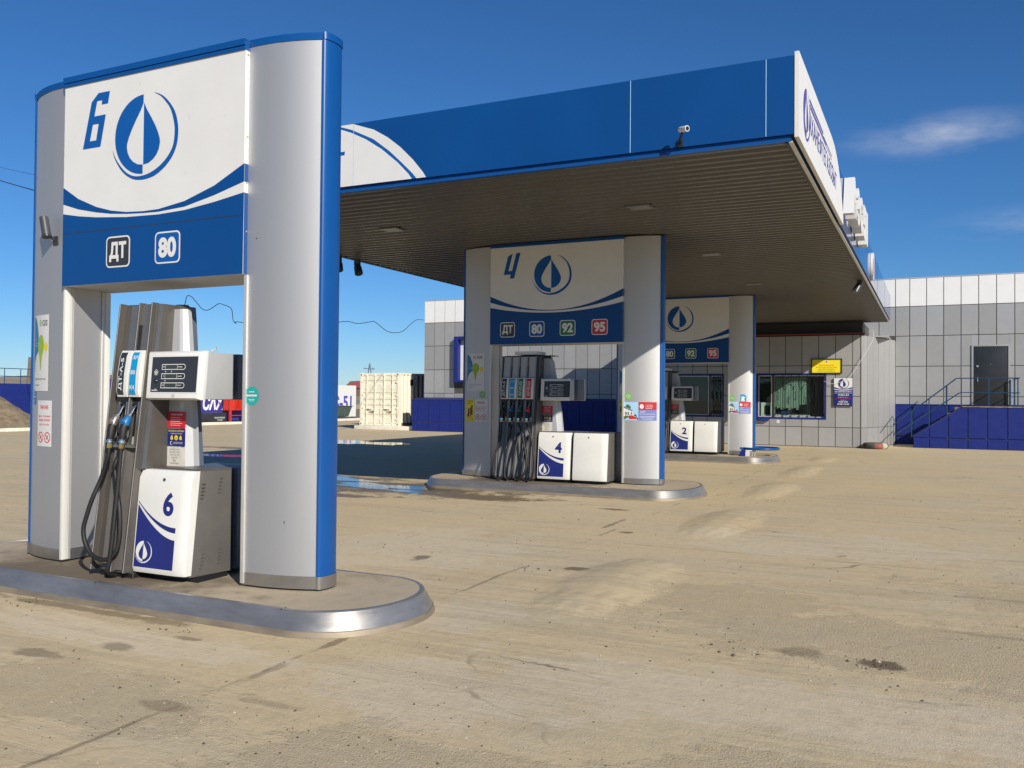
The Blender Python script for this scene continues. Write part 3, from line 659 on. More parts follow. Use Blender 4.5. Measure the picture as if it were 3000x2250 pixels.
f = PF(-4.418, 1, 4.99, .615)
round_sticker(pr6, f, -4.355, 1.50, .062, .066, teal, 'round teal payment sticker', 4)
b = MB(); b.flat([(-4.075+.004*math.cos(R(a)), .62+.012*math.sin(R(a))) for a in range(0, 360, 30)], f, .002, dgrey); b.build('scuff_mark', pr6); b = MB(); b.flat([(-4.33+.006*math.cos(R(a)), 2.62+.006*math.sin(R(a))) for a in range(0, 360, 30)], f, .002, dgrey); b.build('scuff_mark', pr6)
for pil, xi, xo, yc in ((pl4, -6.80, 0, 13.49), (pl2, -6.93, -.13, 22.1)):
    f = PF(xi, -1, yc, .62)
    gis_poster(pil, f, -7.30+xo, -6.93+xo, 1.625, 2.265); warn_poster(pil, f, -7.12+xo, -6.855+xo, 1.09, 1.475)
    round_sticker(pil, f, -6.96+xo, 1.555, .06, .06, sgreen, 'round green sticker')
    b = MB(); u0, u1, v0, v1 = -7.315+xo, -7.125+xo, 1.095, 1.478; b.rect(f, u0, u1, v0, v1, .003, signyel, 4)
    b.text('ЗАПРЕЩАЕТСЯ', f, u0+.02, v1-.05, .14, .022, .0045, ink, bold=.02); b.text('звонить', f, u0+.02, v1-.085, .08, .018, .0045, ink)
    for (uu, vv, ww, hh, mm) in ((.12, .11, .03, .17, ink), (.085, .09, .03, .15, redpaint), (.045, .12, .03, .1, ink), (.03, .08, .04, .05, ink)): b.rect(f, u0+uu, u0+uu+ww, v0+vv, v0+vv+hh, .0045, mm)
    b.text('опасно', f, u0+.05, v0+.055, .09, .022, .0045, inkyel, bold=.02); b.text('01 - 112', f, u0+.04, v0+.02, .12, .022, .0045, ink)
    sub(b.build('warning_poster', pil), 'yellow hazard notice with dark figures')
def car_poster(pil, f, u0, u1, v0, v1):
    W, H = u1-u0, v1-v0; q = lambda a, c: (u0+a*W, v1-c*H); b = MB()
    b.rect(f, u0, u0+.47*W, v0, v1, .003, skyprint, 4); b.rect(f, u0+.475*W, u1, v1-.43*H, v1, .003, red, 4); b.rect(f, u0+.475*W, u1, v0, v1-.43*H, .003, lilac, 4)
    b.flat([q(0, .97), q(.46, .97), q(.46, .84), q(.2, .78), q(0, .72)], f, .004, lawn)
    b.flat([q(.0, .28), q(.10, .40), q(.30, .48), q(.34, .80), q(.0, .78)], f, .0044, whiteB); b.flat([q(.0, .22), q(.12, .36), q(.30, .44), q(.28, .50), q(.0, .31)], f, .005, mgrey)
    b.flat([q(.06, .28), q(.10, .15), q(.17, .14), q(.24, .28), q(.22, .40)], f, .0041, lawn); b.flat([q(.33, .72), q(.37, .66), q(.42, .74), q(.42, .82)], f, .0048, charcoal)
    b.flat([q(.16, .82), q(.20, .73), q(.31, .74), q(.36, .80), q(.42, .84), q(.42, .93), q(.20, .94)], f, .0052, redpaint)
    for aa, ww in ((.06, .05), (.14, .04), (.25, .03)): b.rect(f, *[q(aa, 0)[0], q(aa+ww, 0)[0]], q(0, .7)[1], q(0, .55)[1], .005, mgrey)
    b.flat([(q(.57, .24)[0]+.062*W*math.cos(R(a)), q(.57, .24)[1]+.13*H*math.sin(R(a))) for a in range(0, 360, 20)], f, .0045, whiteB)
    for i, (l, s) in enumerate((('ЗА КАЖДУЮ', .20), ('1 ПОКУПКУ', .22), ('подарки', .18))): b.text(l, f, *q(.68, .19+.09*i), s*W, .055*H, .0045, whiteB, bold=.02)
    for i, (a, s) in enumerate(((.52, .17), (.52, .14), (.50, .46), (.50, .46), (.53, .40), (.57, .32))): b.rect(f, q(a, 0)[0], q(a+s, 0)[0], q(0, .505+.077*i+(.05 if i > 2 else 0))[1], q(0, .485+.077*i+(.05 if i > 2 else 0))[1], .0045, whiteB, 4)
    sub(b.build('poster', pil), 'leaflet with a red car, red banner and lilac text block')
for pil, xi, yc, xo in ((pr4, -4.434, 13.49, 0), (pr2, -4.565, 22.1, -.131)):
    f = PF(xi, 1, yc, .62); car_poster(pil, f, xi+.006, xi+.525, 1.165, 1.455); round_sticker(pil, f, xi+.09, 1.545, .062, .062, sgreen, 'round green sticker')
b = MB(); f = PF(-4.565, 1, 22.1, .62); b.flat([(-4.28, 1.45), (-4.14, 1.45), (-4.14, 1.60), (-4.19, 1.64), (-4.28, 1.64)], f, .003, cyan); b.flat([(-4.26, 1.47), (-4.17, 1.47), (-4.19, 1.53), (-4.16, 1.57), (-4.25, 1.6)], f, .0042, whiteB); sub(b.build('sticker', pr2), 'cut blue sticker')

# ------------------------------------------------------------------ fuel dispensers
def nozzle(root, Fr, u, cover, zt=1.42):
    o = lambda z, off: Fr(u, z, off*(.7 if off > .02 else 1))
    b = MB(); b.tube([o(zt+.02, -.02), o(zt-.03, .035), o(zt-.085, .08)], [.011, .012, .014], chrome, 10)
    b.tube([o(zt-.075, .072), o(zt-.10, .098)], [.02, .021], nozgrey, 10)
    b.tube([o(zt-.08, .078), o(zt-.125, .115), o(zt-.15, .118)], [.022, .036, .028], cover, 12)
    b.tube([o(zt-.108, .095), o(zt-.125, .165)], [.03, .022], cover, 12)
    noz = b.build('nozzle', root, ang=50)
    b = MB(); b.tube([o(zt-.135, .12), o(zt-.18, .13), o(zt-.25, .135)], [.027, .031, .022], rubber, 12)
    b.tube([o(zt-.12, .09), o(zt-.17, .055), o(zt-.235, .065), o(zt-.262, .10), o(zt-.26, .13)], .009, black, 8)
    b.tube([o(zt-.15, .1), o(zt-.19, .078), o(zt-.225, .088)], .007, chrome, 6); b.build('handle', noz, ang=50)
    b = MB(); b.tube([o(zt-.25, .135), o(zt-.262, .135)], .021, chrome, 12); b.tube([o(zt-.262, .135), o(zt-.275, .135)], .024, chrome, 12)
    b.tube([o(zt-.275, .135), o(zt-.315, .134)], .018, brass, 6); b.build('hose_coupling', noz, ang=30)
    return o(zt-.315, .134)
def dispenser(c0, yc, yf, ul, chans, number, lab, hoses, double, single_hose_r=.018, shelf=False):
    z0 = .15
    t = thing('fuel_dispenser', lab, 'fuel pump', (c0+.1, yc, z0), 'fuel pumps on the islands')
    yF = lambda z: yf+.115*(z-.2)
    Fr = lambda u, z, o=0: Vector((c0+u, yF(z)-o, z))
    mir = lambda y: 2*yc-y
    ur = chans[-1][1]+.012
    # tower
    b = MB()
    zlow = .945 if not double else .19
    for (ua, ub, ins, zb_) in ((ul, ur, .035, .19), (ur, ur+.03, .02, zlow), (ur+.03, ur+.045, .05, zlow)):
        zt = 2.195; bk = (lambda q: yc+.10) if ua == ul else (lambda q: yc-.06)
        b.hexa([(c0+ua, yF(zb_)+ins, zb_), (c0+ub, yF(zb_)+ins, zb_), (c0+ub, bk(yF(zb_)+ins), zb_), (c0+ua, bk(yF(zb_)+ins), zb_),
                (c0+ua, yF(zt)+ins, zt), (c0+ub, yF(zt)+ins, zt), (c0+ub, bk(yF(zt)+ins), zt), (c0+ua, bk(yF(zt)+ins), zt)], dgrey)
    b.box(c0+ul+.02, c0+ur+.02, yF(.19)+.06, yc+.08, z0, .19, black)
    tower = b.build('tower', t, .004)
    # ridges between channels, with edge highlights put in as thin pale strips
    edges = [ul+.006]+[(chans[i][1]+chans[i+1][0])/2 for i in range(len(chans)-1)]+[ur]
    b = MB()
    for e in edges: b.fbox(Fr, e-.009, e+.009, .20, 2.20, -.04, .014, dgrey); b.fbox(Fr, e-.002, e+.002, .20, 2.198, .012, .0155, strip)
    for e in (ur+.015, ur+.030, ur+.043): b.fbox(Fr, e-.0012, e+.0012, zlow+.01, 2.19, -.06, -.014, mgrey)
    b.build('channel_ridges', tower)
    for i, (ua, ub, lm, lt) in enumerate(chans):
        b = MB(); b.fbox(Fr, ua, ub, 1.84, 2.185, -.036, -.018, mgrey if len(chans) < 3 else lgrey)
        for qq in (ua+.02, ub-.02): b.tube([Fr(qq, 2.165, -.02), Fr(qq, 2.165, -.014)], .004, chrome, 6)
        b.build('upper_panel', tower); b = MB(); uc = (ua+ub)/2
        for (q0, q1, o0, o1) in ((ua, uc, -.004, -.032), (uc, ub, -.032, -.004)):
            b.hexa([Fr(q0, .21, o0), Fr(q1, .21, o1), Fr(q1, .21, -.05), Fr(q0, .21, -.05), Fr(q0, 1.10, o0), Fr(q1, 1.10, o1), Fr(q1, 1.10, -.05), Fr(q0, 1.10, -.05)], dgrey if len(chans) < 3 else mgrey)
        b.build('hose_channel', tower)
    for i, (ua, ub, lm, lt) in enumerate(chans[1:] if len(chans) < 3 else chans[:-1]):
        q = ua-.02 if len(chans) < 3 else ub-.012
        b = MB(); b.fbox(Fr, q, q+.032, 1.83, 2.03, -.035, .006, black); b.build('hose_slot', tower)
    for i, (ua, ub, lm, lt) in enumerate(chans):
        b = MB(); zz = [1.485, 1.53, 1.66, 1.79, 1.835]; oo = [.028, .045, .052, .045, .028]
        prof = [(z, o) for z, o in zip(zz, oo)]
        vs = [Fr(ua+.004, z, o) for z, o in prof]+[Fr(ub-.004, z, o) for z, o in prof]+[Fr(ua+.004, z, -.03) for z, o in prof]+[Fr(ub-.004, z, -.03) for z, o in prof]
        fs = [(k, 5+k, 6+k, 1+k) for k in range(4)]+[(10+k, k, k+1, 11+k) for k in range(4)]+[(5+k, 15+k, 16+k, 6+k) for k in range(4)]+[(0, 10, 15, 5), (4, 9, 19, 14)]
        b.add(vs, fs, white)
        def LF(u, z, o=0):
            k = 0
            while k < 3 and z > zz[k+1]: k += 1
            s = (z-zz[k])/(zz[k+1]-zz[k]); return Fr(u, z, oo[k]+(oo[k+1]-oo[k])*s+o)
        w_ = (ub-ua)*.60; u0 = ua+(ub-ua)*.10
        for za, zb in zip(zz[:-1], zz[1:]):
            za2, zb2 = max(za, 1.50), min(zb, 1.82); b.rect(LF, u0, u0+w_, za2, zb2-.0001, .002, lm)
        if lt == 'АИ':
            for k, s_ in enumerate(('АИ', '80', 'К4')): b.text(s_, LF, u0+w_/2, 1.765-.112*k, w_*.72, .032, .004, whiteB, bold=.02, align='C')
        else: b.text(lt, LF, u0+w_*.80, 1.535, .245, w_*.60, .004, whiteB, bold=.02, rot=90)
        b.build('grade_label', tower)
        # boot
        b = MB(); b.fbox(Fr, ua+.01, ub-.01, 1.125, 1.45, -.045, -.034, black); 
        for q0, q1 in ((ua+.002, ua+.014), (ub-.022, ub-.004)): b.fbox(Fr, q0, q1, 1.12, 1.45, -.03, .018, nozgrey)
        b.fbox(Fr, ua+.002, ub-.004, 1.105, 1.13, -.03, .022, nozgrey); b.fbox(Fr, ua+.02, ub-.02, 1.425, 1.455, -.03, .01, black)
        b.fbox(Fr, ub-.05, ub-.022, 1.13, 1.19, -.03, .012, strip); b.build('nozzle_boot', tower, .002)
        cov = {'ДТ-А-5': nozgrey if len(chans) < 3 else black, 'АИ': nozblue, 'АИ-92-К5': nozgreen, 'АИ-95-К5': nozred}[lt]
        nozzle(t, Fr, (ua+ub)/2, cov)
    for hp in hoses:
        b = MB(); b.tube(spline(hp, 6), single_hose_r, rubber, 9); b.build('hose', t, ang=60)
    # column behind the display
    b = MB()
    def ringc(ua, ub, hy, ch, z): return [(c0+ua, yc-hy, z), (c0+ub-ch, yc-hy, z), (c0+ub-ch*.55, yc-hy+ch*.25, z), (c0+ub, yc-hy+ch, z), (c0+ub, yc-.045, z), (c0+ua, yc-.045, z)]
    def ringb(ua, ub, hy, z): return [(c0+ua, yc-.035, z), (c0+ub-.05, yc-.035, z), (c0+ub-.05, yc+.05, z), (c0+ub-.08, yc+.07, z), (c0+ua, yc+.07, z)]
    cu = (.26, .24, .16, .15) if not double else (.30, .26, .12, .08)
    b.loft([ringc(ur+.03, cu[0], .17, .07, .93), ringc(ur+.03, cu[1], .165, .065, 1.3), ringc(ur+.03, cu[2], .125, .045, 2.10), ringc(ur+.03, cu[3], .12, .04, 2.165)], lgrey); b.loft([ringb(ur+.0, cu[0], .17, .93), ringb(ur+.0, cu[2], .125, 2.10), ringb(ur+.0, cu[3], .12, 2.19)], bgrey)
    colm = b.build('column', t, ang=20)
    b = MB(); b.loft([ringc(ur+.055, cu[3]+.006, .123, .045, 2.165), ringc(ur+.04, cu[3]-.03, .10, .04, 2.2)], dgrey); b.build('column_cap', colm)
    # display head
    yd = yF(1.65)+.0
    Fd = lambda u, z, o=0: Vector((c0+u, yd+.08*(z-1.65)-o, z))
    u0, u1 = (.02, .578) if not double else (.01, .515)
    for sgn in (1, -1):
        fr = Fd if sgn > 0 else (lambda u, z, o=0: Vector((c0+u, mir(yd+.08*(z-1.65)-o), z)))
        b = MB(); ring = lambda iu, iz, o: [fr(u0+iu, 1.465+iz, o), fr(u1-iu*2, 1.465+iz, o), fr(u1-iu*2, 1.825-iz, o), fr(u0+iu, 1.825-iz, o)]
        r = [ring(0, 0, -.045), ring(0, 0, -.012), ring(.022, .014, .012)]
        if sgn < 0: r = [q[::-1] for q in r]
        b.loft(r, white); bz = b.build('display_bezel', t, .003)
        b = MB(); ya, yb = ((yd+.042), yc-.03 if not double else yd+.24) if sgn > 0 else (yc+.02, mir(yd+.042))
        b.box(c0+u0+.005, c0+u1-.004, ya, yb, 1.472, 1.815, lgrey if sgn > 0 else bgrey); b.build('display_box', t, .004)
        if sgn > 0:
            b = MB(); b.flat([[(.075, 1.515), (.545, 1.515), (.545, 1.79), (.075, 1.79)], [(.082, 1.522), (.082, 1.783), (.538, 1.783), (.538, 1.522)]], fr, .0135, whiteB)
            b.rect(fr, .082, .538, 1.522, 1.783, .0132, charcoal)
            for k, (a_, c_) in enumerate((('Руб', 'СУММА'), ('Л', 'ОБЪЁМ'), ('Руб', 'ЦЕНА/Л'))):
                z = 1.708-.068*k
                o1 = [(.185, z-.021)]+arc(.400, z, .021, -90, 90, 8)+[(.185, z+.021)]; o2 = [(.190, z-.016)]+arc(.400, z, .016, -90, 90, 8)+[(.190, z+.016)]
                b.flat([o1, o2[::-1]], fr, .0145, whiteB); b.rect(fr, .190, .404, z-.016, z+.016, .0139, black); b.rect(fr, .222, .338, z-.0155, z+.0155, .0144, lcd)
                for q in (.2195, .3385): b.rect(fr, q, q+.003, z-.016, z+.016, .0150, whiteB)
                b.text(a_, fr, .205, z-.006, .02 if k != 1 else .007, .013, .0148, whiteB, bold=.02, align='C'); b.text(c_, fr, .345, z-.006, .046, .012, .0148, whiteB, bold=.02)
            pent = [(.130+.022*math.sin(R(72*k)), 1.668+.024*math.cos(R(72*k))) for k in range(5)][::-1]; pin = [(.130+.018*math.sin(R(72*k)), 1.668+.020*math.cos(R(72*k))) for k in range(5)]
            b.flat([pent, pin], fr, .0145, whiteB); b.flat(arc(.130, 1.667, .011, 0, 360, 14)[:-1], fr, .0145, whiteB); b.flat(arc(.134, 1.667, .004, 0, 360, 8)[:-1], fr, .0155, charcoal)
            b.flat(arc(.130, 1.602, .022, 0, 360, 14, .016)[:-1], fr, .0145, black); b.rect(fr, .132, .152, 1.606, 1.611, .0155, strip)
            b.text('АЗТ', fr, .125, 1.541, .016, .008, .0145, whiteB, bold=.02); b.rect(fr, .095, .155, 1.533, 1.539, .0145, whiteB)
            for q in (.225, .285): b.flat(arc(q, 1.674, .005, 0, 360, 10)[:-1], fr, .0145, whiteB)
            b.flat(arc(.225, 1.606, .005, 0, 360, 10)[:-1], fr, .0145, whiteB)
            b.build('display_screen', bz)
            b = MB()
            for k in range(3): b.fbox(fr, .30, .33, 1.486+.008*k, 1.488+.008*k, .011, .0135, mgrey)
            b.build('speaker_slots', bz)
    # stickers on the column
    yc_ = yc-.172
    Fs = P((c0, yc_-.006, 0), X, Z); us = ur+.043
    Fs = lambda u, z, o=0, y0=yc_: Vector((c0+u, y0+.005*(z-.93)/.37-.001-o, z))
    b = MB(); b.rect(Fs, us, us+.185, 1.25, 1.375, .001, red); b.text('Правила заправки', Fs, us+.0925, 1.345, .12, .016, .0025, whiteB, bold=.02, align='C')
    for k in range(5): b.rect(Fs, us+.03, us+(.15 if k % 2 else .13), 1.329-.0145*k, 1.332-.0145*k, .0025, whiteB)
    sub(b.build('sticker', colm), 'red instruction sticker')
    b = MB(); b.rect(Fs, us, us+.185, 1.115, 1.245, .001, navy); b.text('СПАСИБО ЗА ЗАПРАВКУ!', Fs, us+.0925, 1.222, .165, .013, .0025, yellowM, bold=.02, align='C'); b.text('ЖДЁМ ВАС СНОВА!', Fs, us+.0925, 1.203, .12, .012, .0025, yellowM, bold=.02, align='C')
    b.flat(arc(us+.0925, 1.177, .019, 0, 360, 16)[:-1], Fs, .0025, yellowM)
    for q in (.047, .138): b.flat([(us+q-.012, 1.162), (us+q+.012, 1.162), (us+q+.012, 1.18), (us+q+.003, 1.195), (us+q-.003, 1.195), (us+q-.012, 1.18)], Fs, .0025, yellowM)
    for q in (.086, .099): b.flat(arc(us+q, 1.181, .003, 0, 360, 8)[:-1], Fs, .0035, ink)
    b.flat(arc(us+.0925, 1.176, .010, 200, 340, 8), Fs, .0035, ink); b.flat(arc(us+.045, 1.137, .014, 60, 300, 14)+arc(us+.047, 1.137, .010, 300, 60, 14), Fs, .0025, whiteB); b.text('САХАНЕФТЕГАЗСБЫТ', Fs, us+.06, 1.130, .10, .009, .0025, whiteB); b.rect(Fs, us+.062, us+.16, 1.142, 1.144, .0025, whiteB)
    sub(b.build('sticker', colm), 'navy thank-you sticker with a smiling face and thumbs')
    b = MB(); b.flat([(us-.02, .955), (us+.06, .945), (us+.175, .95), (us+.182, 1.02), (us+.178, 1.108), (us+.08, 1.104), (us-.015, 1.11), (us-.022, 1.03)], Fs, .001, paper)
    for k, l in enumerate(('НА КОЛОНКЕ', 'НЕ РАБОТАЕТ', 'ОТПУСК ПО', 'КАРТЕ', 'ЗА', 'НАЛИЧНЫЕ')): b.text(l, Fs, us+.08, 1.083-.021*k, .022+.008*len(l), .012, .0025, mgrey, align='C')
    sub(b.build('notice', colm), 'worn paper notice')
    # cabinets
    Fc = lambda u, z, o=0: Vector((c0+u, yf+.085+.10*(z-.2)-o, z))
    for k in range(2 if double else 1):
        a0 = (0. if double else .012) if k == 0 else .612; a1 = .578 if not double else a0+.565
        for sgn in (1, -1):
            ya, yb = Fc(0, .2, -.04).y, yc-.035
            if sgn < 0: ya, yb = yc+.03, mir(Fc(0, .2, -.02).y)
            yt = Fc(0, .93, -.04).y if sgn > 0 else ya
            b = MB(); fx = .052 if (sgn > 0 and not double) else .0
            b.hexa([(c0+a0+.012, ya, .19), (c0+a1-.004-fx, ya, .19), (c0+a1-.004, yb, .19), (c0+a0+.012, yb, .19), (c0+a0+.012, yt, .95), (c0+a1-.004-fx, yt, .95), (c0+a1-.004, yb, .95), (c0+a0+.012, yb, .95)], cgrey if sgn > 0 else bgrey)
            cab = b.build('cabinet', t, .004)
            if sgn > 0:
                b = MB(); b.box(c0+a0+.03, c0+a1-.03, ya+.05, yb, z0-.003, .19, black); b.build('cabinet_foot', cab)
                b = MB(); b.hexa([(c0+a0+.012, yt+.01, .95), (c0+a1-fx, yt+.01, .95), (c0+a1, yb+.006, .95), (c0+a0+.012, yb+.006, .95), (c0+a0+.012, yt+.01, .962), (c0+a1-fx, yt+.01, .962), (c0+a1, yb+.006, .962), (c0+a0+.012, yb+.006, .962)], dgrey); b.build('cabinet_top', cab)
                for (yy, zz_) in ((.10, .75), (.25, .78), (.10, .24), (.25, .26)):
                    b = MB()
                    for q in range(5): sx_ = c0+a1-.004-fx*(1-(yy+.004*q)/(yb-ya)); b.box(sx_-.003, sx_+.005, ya+yy+.004*q-.02, ya+yy+.028+.004*q-.02, zz_+.026*q, zz_+.026*q+.008, cgrey)
                    b.build('vent_louvre', cab)
                zs = (.205, .24, .55, .89, .95); of = (.022, .036, .0399, .044, .018); a1_ = a1; a1 = a1-fx
                def FC(u, z, o=0):
                    i = 0
                    while i < 3 and z > zs[i+1]: i += 1
                    s = (z-zs[i])/(zs[i+1]-zs[i]); return Fc(u, z, of[i]+(of[i+1]-of[i])*s+o)
                b = MB(); cc = lambda z: [FC(a0, z, -.03), FC(a0+.012, z, -.004), FC(a0+.05, z, 0), FC(a1-.095, z, 0), FC(a1-.014, z, -.012), FC(a1, z, -.022), Fc(a1, z, -.05), Fc(a0, z, -.05)]
                b.loft([cc(z) for z in (.205, .24, .395, .55, .715, .89, .93, .95)], white); dr = b.build('cabinet_door', cab, ang=32)
                if k == 0:
                    b = MB(); art(b, FC, a0+.028, a1-.098, .245, number); b.build('door_graphic', dr)
                b = MB(); b.tube([FC(a0+.27, .885, .0), FC(a0+.27, .885, .007)], .011, dgrey, 10); b.flat(arc(a0+.27, .885, .005, 0, 360, 8)[:-1], FC, .009, black)
                b.build('lock', dr); a1 = a1_
    if shelf:
        b = MB(); b.box(c0+ul-.05, c0+.12, yc-.14, yc+.14, 2.205, 2.215, black); b.box(c0+ul+.20, c0+ur-.02, yc-.26, yc+.1, 2.225, 2.28, whiteB); b.build('top_tray', t)
    return t
def art(b, fr, u0, u1, v0, number):
    W = u1-u0; n = 16
    c1 = lambda s: .47-.285*(1-(1-s)**2.1)*1.0; 
    top = [(u0+W*i/n, v0+.475-.175*(1-(1-i/n)**2.0)) for i in range(n+1)]; bot = [(u0+W*i/n, v0+.468-.205*(1-(1-i/n)**1.85)) for i in range(n+1)]; low = [(u0+W*i/n, v0+.450-.238*(1-(1-i/n)**1.75)) for i in range(n+1)]
    def ribbon(A, B, o, m):
        for i in range(n):
            b.add([fr(*A[i], o), fr(*B[i], o), fr(*B[i+1], o), fr(*A[i+1], o)], [(0, 1, 2, 3)], m)
    ribbon(top, bot, .0015, navy)
    lo0 = [(q[0], v0+.22) for q in low]; ribbon(low, [(q[0], min(q[1], max(v0+.105, q[1]*.5+v0*.5))) for q in low], .0015, navy)
    ribbon([(q[0], min(q[1], max(v0+.105, q[1]*.5+v0*.5))) for q in low], [(q[0], v0+.0) for q in low], .0015, navy)
    emblem(b, fr, u0+W*.225, v0+.115, W*.19, .003, whiteB, navy, inv=True)
    b.text(number, fr, u0+W*.64, v0+.38, W*.27, .172, .0015, navy, bold=.035)
H1 = [(-5.622, 4.68, 1.11), (-5.634, 4.68, 1.052), (-5.658, 4.66, .963), (-5.695, 4.64, .856), (-5.732, 4.6, .716), (-5.768, 4.58, .583), (-5.789, 4.57, .476), (-5.763, 4.57, .372), (-5.691, 4.57, .294), (-5.595, 4.58, .266), (-5.526, 4.6, .286), (-5.483, 4.62, .352), (-5.471, 4.63, .483), (-5.489, 4.64, .638), (-5.54, 4.66, .765), (-5.602, 4.69, .91), (-5.648, 4.72, 1.032), (-5.60, 4.80, 1.118)]
H2 = [(-5.508, 4.675, 1.107), (-5.49, 4.665, 1.02), (-5.462, 4.65, .884), (-5.436, 4.62, .731), (-5.418, 4.6, .577), (-5.398, 4.58, .434), (-5.398, 4.57, .306), (-5.438, 4.585, .206), (-5.45, 4.66, .18)]
c6, yf6 = -5.32, 4.54
near = lambda l: [(x*.978, y*.978, 1.5+(z-1.5)*.978) for x, y, z in l]
H1 = near(H1); H2 = near(H2)
H1[:3] = [(c6-.182, yf6+.104-.094, 1.105), (c6-.190, yf6+.005, 1.03)]; H2[:3] = [(c6-.057, yf6+.104-.094, 1.105), (c6-.060, yf6+.005, 1.0)]; H1[-2:] = [(c6-.155, yf6+.04, .98), (c6-.125, yf6+.10, 1.12)]; H2[1:] = [(c6-.060, yf6+.005, 1.0), (c6-.065, yf6-.005, .85), (c6-.072, yf6-.02, .65), (c6-.078, yf6-.035, .45), (c6-.09, yf6-.045, .30), (c6-.115, yf6-.04, .20), (c6-.12, yf6+.03, .17)]
d6 = dispenser(c6, 5.05, yf6, -.335, [(-.237, -.127, charcoal, 'ДТ-А-5'), (-.112, -.002, cyan, 'АИ')], '6', 'tall two hose pump 6 with white cabinet, on the sunlit island nearest the viewer', [H1, H2], False, .0165)
def fourhose(c0, yf):
    hs = [[(-.63, 1.09), (-.655, .845), (-.71, .598), (-.731, .393), (-.707, .251), (-.649, .192), (-.57, .216), (-.538, .401), (-.507, .707), (-.50, 1.06)],
          [(-.463, 1.12), (-.474, .89), (-.506, .605), (-.526, .361), (-.502, .209), (-.423, .243), (-.381, .508), (-.375, .9)],
          [(-.297, 1.12), (-.273, .936), (-.182, .657), (-.136, .457), (-.157, .316), (-.222, .212), (-.322, .187), (-.379, .306), (-.371, .61), (-.36, .934)],
          [(-.153, 1.12), (-.118, .9), (-.038, .661), (-.004, .462), (-.013, .302), (-.078, .189), (-.178, .194), (-.218, .293), (-.20, .515), (-.19, .9)]]
    ucs = [-.655, -.505, -.355, -.205]; hs = [[(u+.04, z) for u, z in h] for h in hs]; ucs = [u+.04 for u in ucs]
    out = []
    for h, uc in zip(hs, ucs):
        n = len(h); l = []
        for i, (u, z) in enumerate(h):
            s = i/(n-1); y = yf+.115*(z-.2)-(.10 if s < .2 else .10+.05*math.sin(PI*s))*(1 if s < .95 else .2)
            l.append((c0+u, min(y, yf-.03) if z < .6 else y, z))
        l[0] = (c0+uc, yf+.104-.094, 1.107); out.append(l)
    return out
CH4 = [(-.685, -.545, charcoal, 'ДТ-А-5'), (-.535, -.395, cyan, 'АИ'), (-.385, -.245, green, 'АИ-92-К5'), (-.235, -.095, red, 'АИ-95-К5')]
d4 = dispenser(-5.785, 13.44, 12.90, -.71, CH4, '4', 'four hose pump 4 with twin white cabinets, half shaded at the canopy front', fourhose(-5.785, 12.90), True, .017, True)
def copy_tree(o, parent=None):
    c = o.copy(); col.objects.link(c)
    if parent is not None: c.parent = parent
    for ch in [q for q in bpy.data.objects if q.parent == o]: copy_tree(ch, c)
    return c
d2 = copy_tree(d4); d2.location = d4.location+Vector((-.165, 8.55, .01)); d2['label'] = 'four hose pump 2 with twin white cabinets, farthest under the canopy by the cashier window'
# its own number on the cabinet: rebuild the graphic
for cab in [q for q in bpy.data.objects if q.parent == d2]:
    for dr in [q for q in bpy.data.objects if q.parent == cab]:
        pass
def fix_number(root, old):
    for q in bpy.data.objects:
        r = q
        while r.parent is not None: r = r.parent
        if r == root and q.name.startswith('door_graphic'):
            par = q.parent; nm = q.data; bpy.data.objects.remove(q)
            b = MB(); c0, yf = -5.785-.165, 12.90+8.55
            zs = (.205, .24, .55, .89, .95); of = (.022, .036, .0399, .044, .018)
            def FC(u, z, o=0):
                i = 0
                while i < 3 and z > zs[i+1]: i += 1
                s = (z-zs[i])/(zs[i+1]-zs[i]); return Vector((c0+u, yf+.085+.10*(z-.2)-(of[i]+(of[i+1]-of[i])*s+o), z+.01))
            art(b, FC, .028, .565-.098, .245, '2')
            b.build('door_graphic', par); return
fix_number(d2, '4')

# flood lamp / camera on the left pillar of frame 6
t = thing('security_camera', 'grey tube shaped camera bolted to the left pillar of sign frame 6', 'camera', (-6.47, 4.82, 2.80))
b = MB(); b.tube([(-6.50, 4.715, 2.935), (-6.46, 4.715, 2.785)], [.034, .036], camgrey, 14); b.tube([(-6.459, 4.715, 2.78), (-6.456, 4.715, 2.77)], [.039, .039], charcoal, 14); b.build('housing', t, ang=40)
b = MB(); b.tube([(-6.47, 4.72, 2.81), (-6.455, 4.78, 2.755), (-6.45, 4.82, 2.755)], .012, charcoal, 8); b.box(-6.48, -6.42, 4.785, 4.81, 2.715, 2.79, charcoal); b.build('bracket', t, .003)

# ------------------------------------------------------------------ canopy
CX0, CX1, CY0, CY1, CZ0, CZ1 = -9.97, -1.245, 9.035, 31.15, 4.10, 4.955
can = thing('forecourt_canopy', 'wide blue and white fuel station canopy with ribbed grey underside', 'canopy', (-5.6, 20, CZ0))
b = MB(); b.box(CX0, CX1, CY0, CY0+.12, 4.165, CZ1, blue)
F = P((0, CY0, 0), X, Z)
Wp = [(-6.834, 4.953), (-6.614, 4.953), (-6.297, 4.843), (-6.084, 4.718), (-5.898, 4.575), (-5.714, 4.399), (-5.577, 4.24), (-5.528, 4.168)]
Bp = [(-6.834, 4.947), (-6.633, 4.881), (-6.295, 4.72), (-6.059, 4.545), (-5.872, 4.377), (-5.712, 4.225), (-5.664, 4.168)]
Ip = [(-6.834, 4.917), (-6.632, 4.841), (-6.414, 4.735), (-6.176, 4.584), (-5.941, 4.395), (-5.78, 4.236), (-5.728, 4.168)]
lft = [(-9.9, 4.168), (-9.9, 4.6), (-9.3, 4.93)]
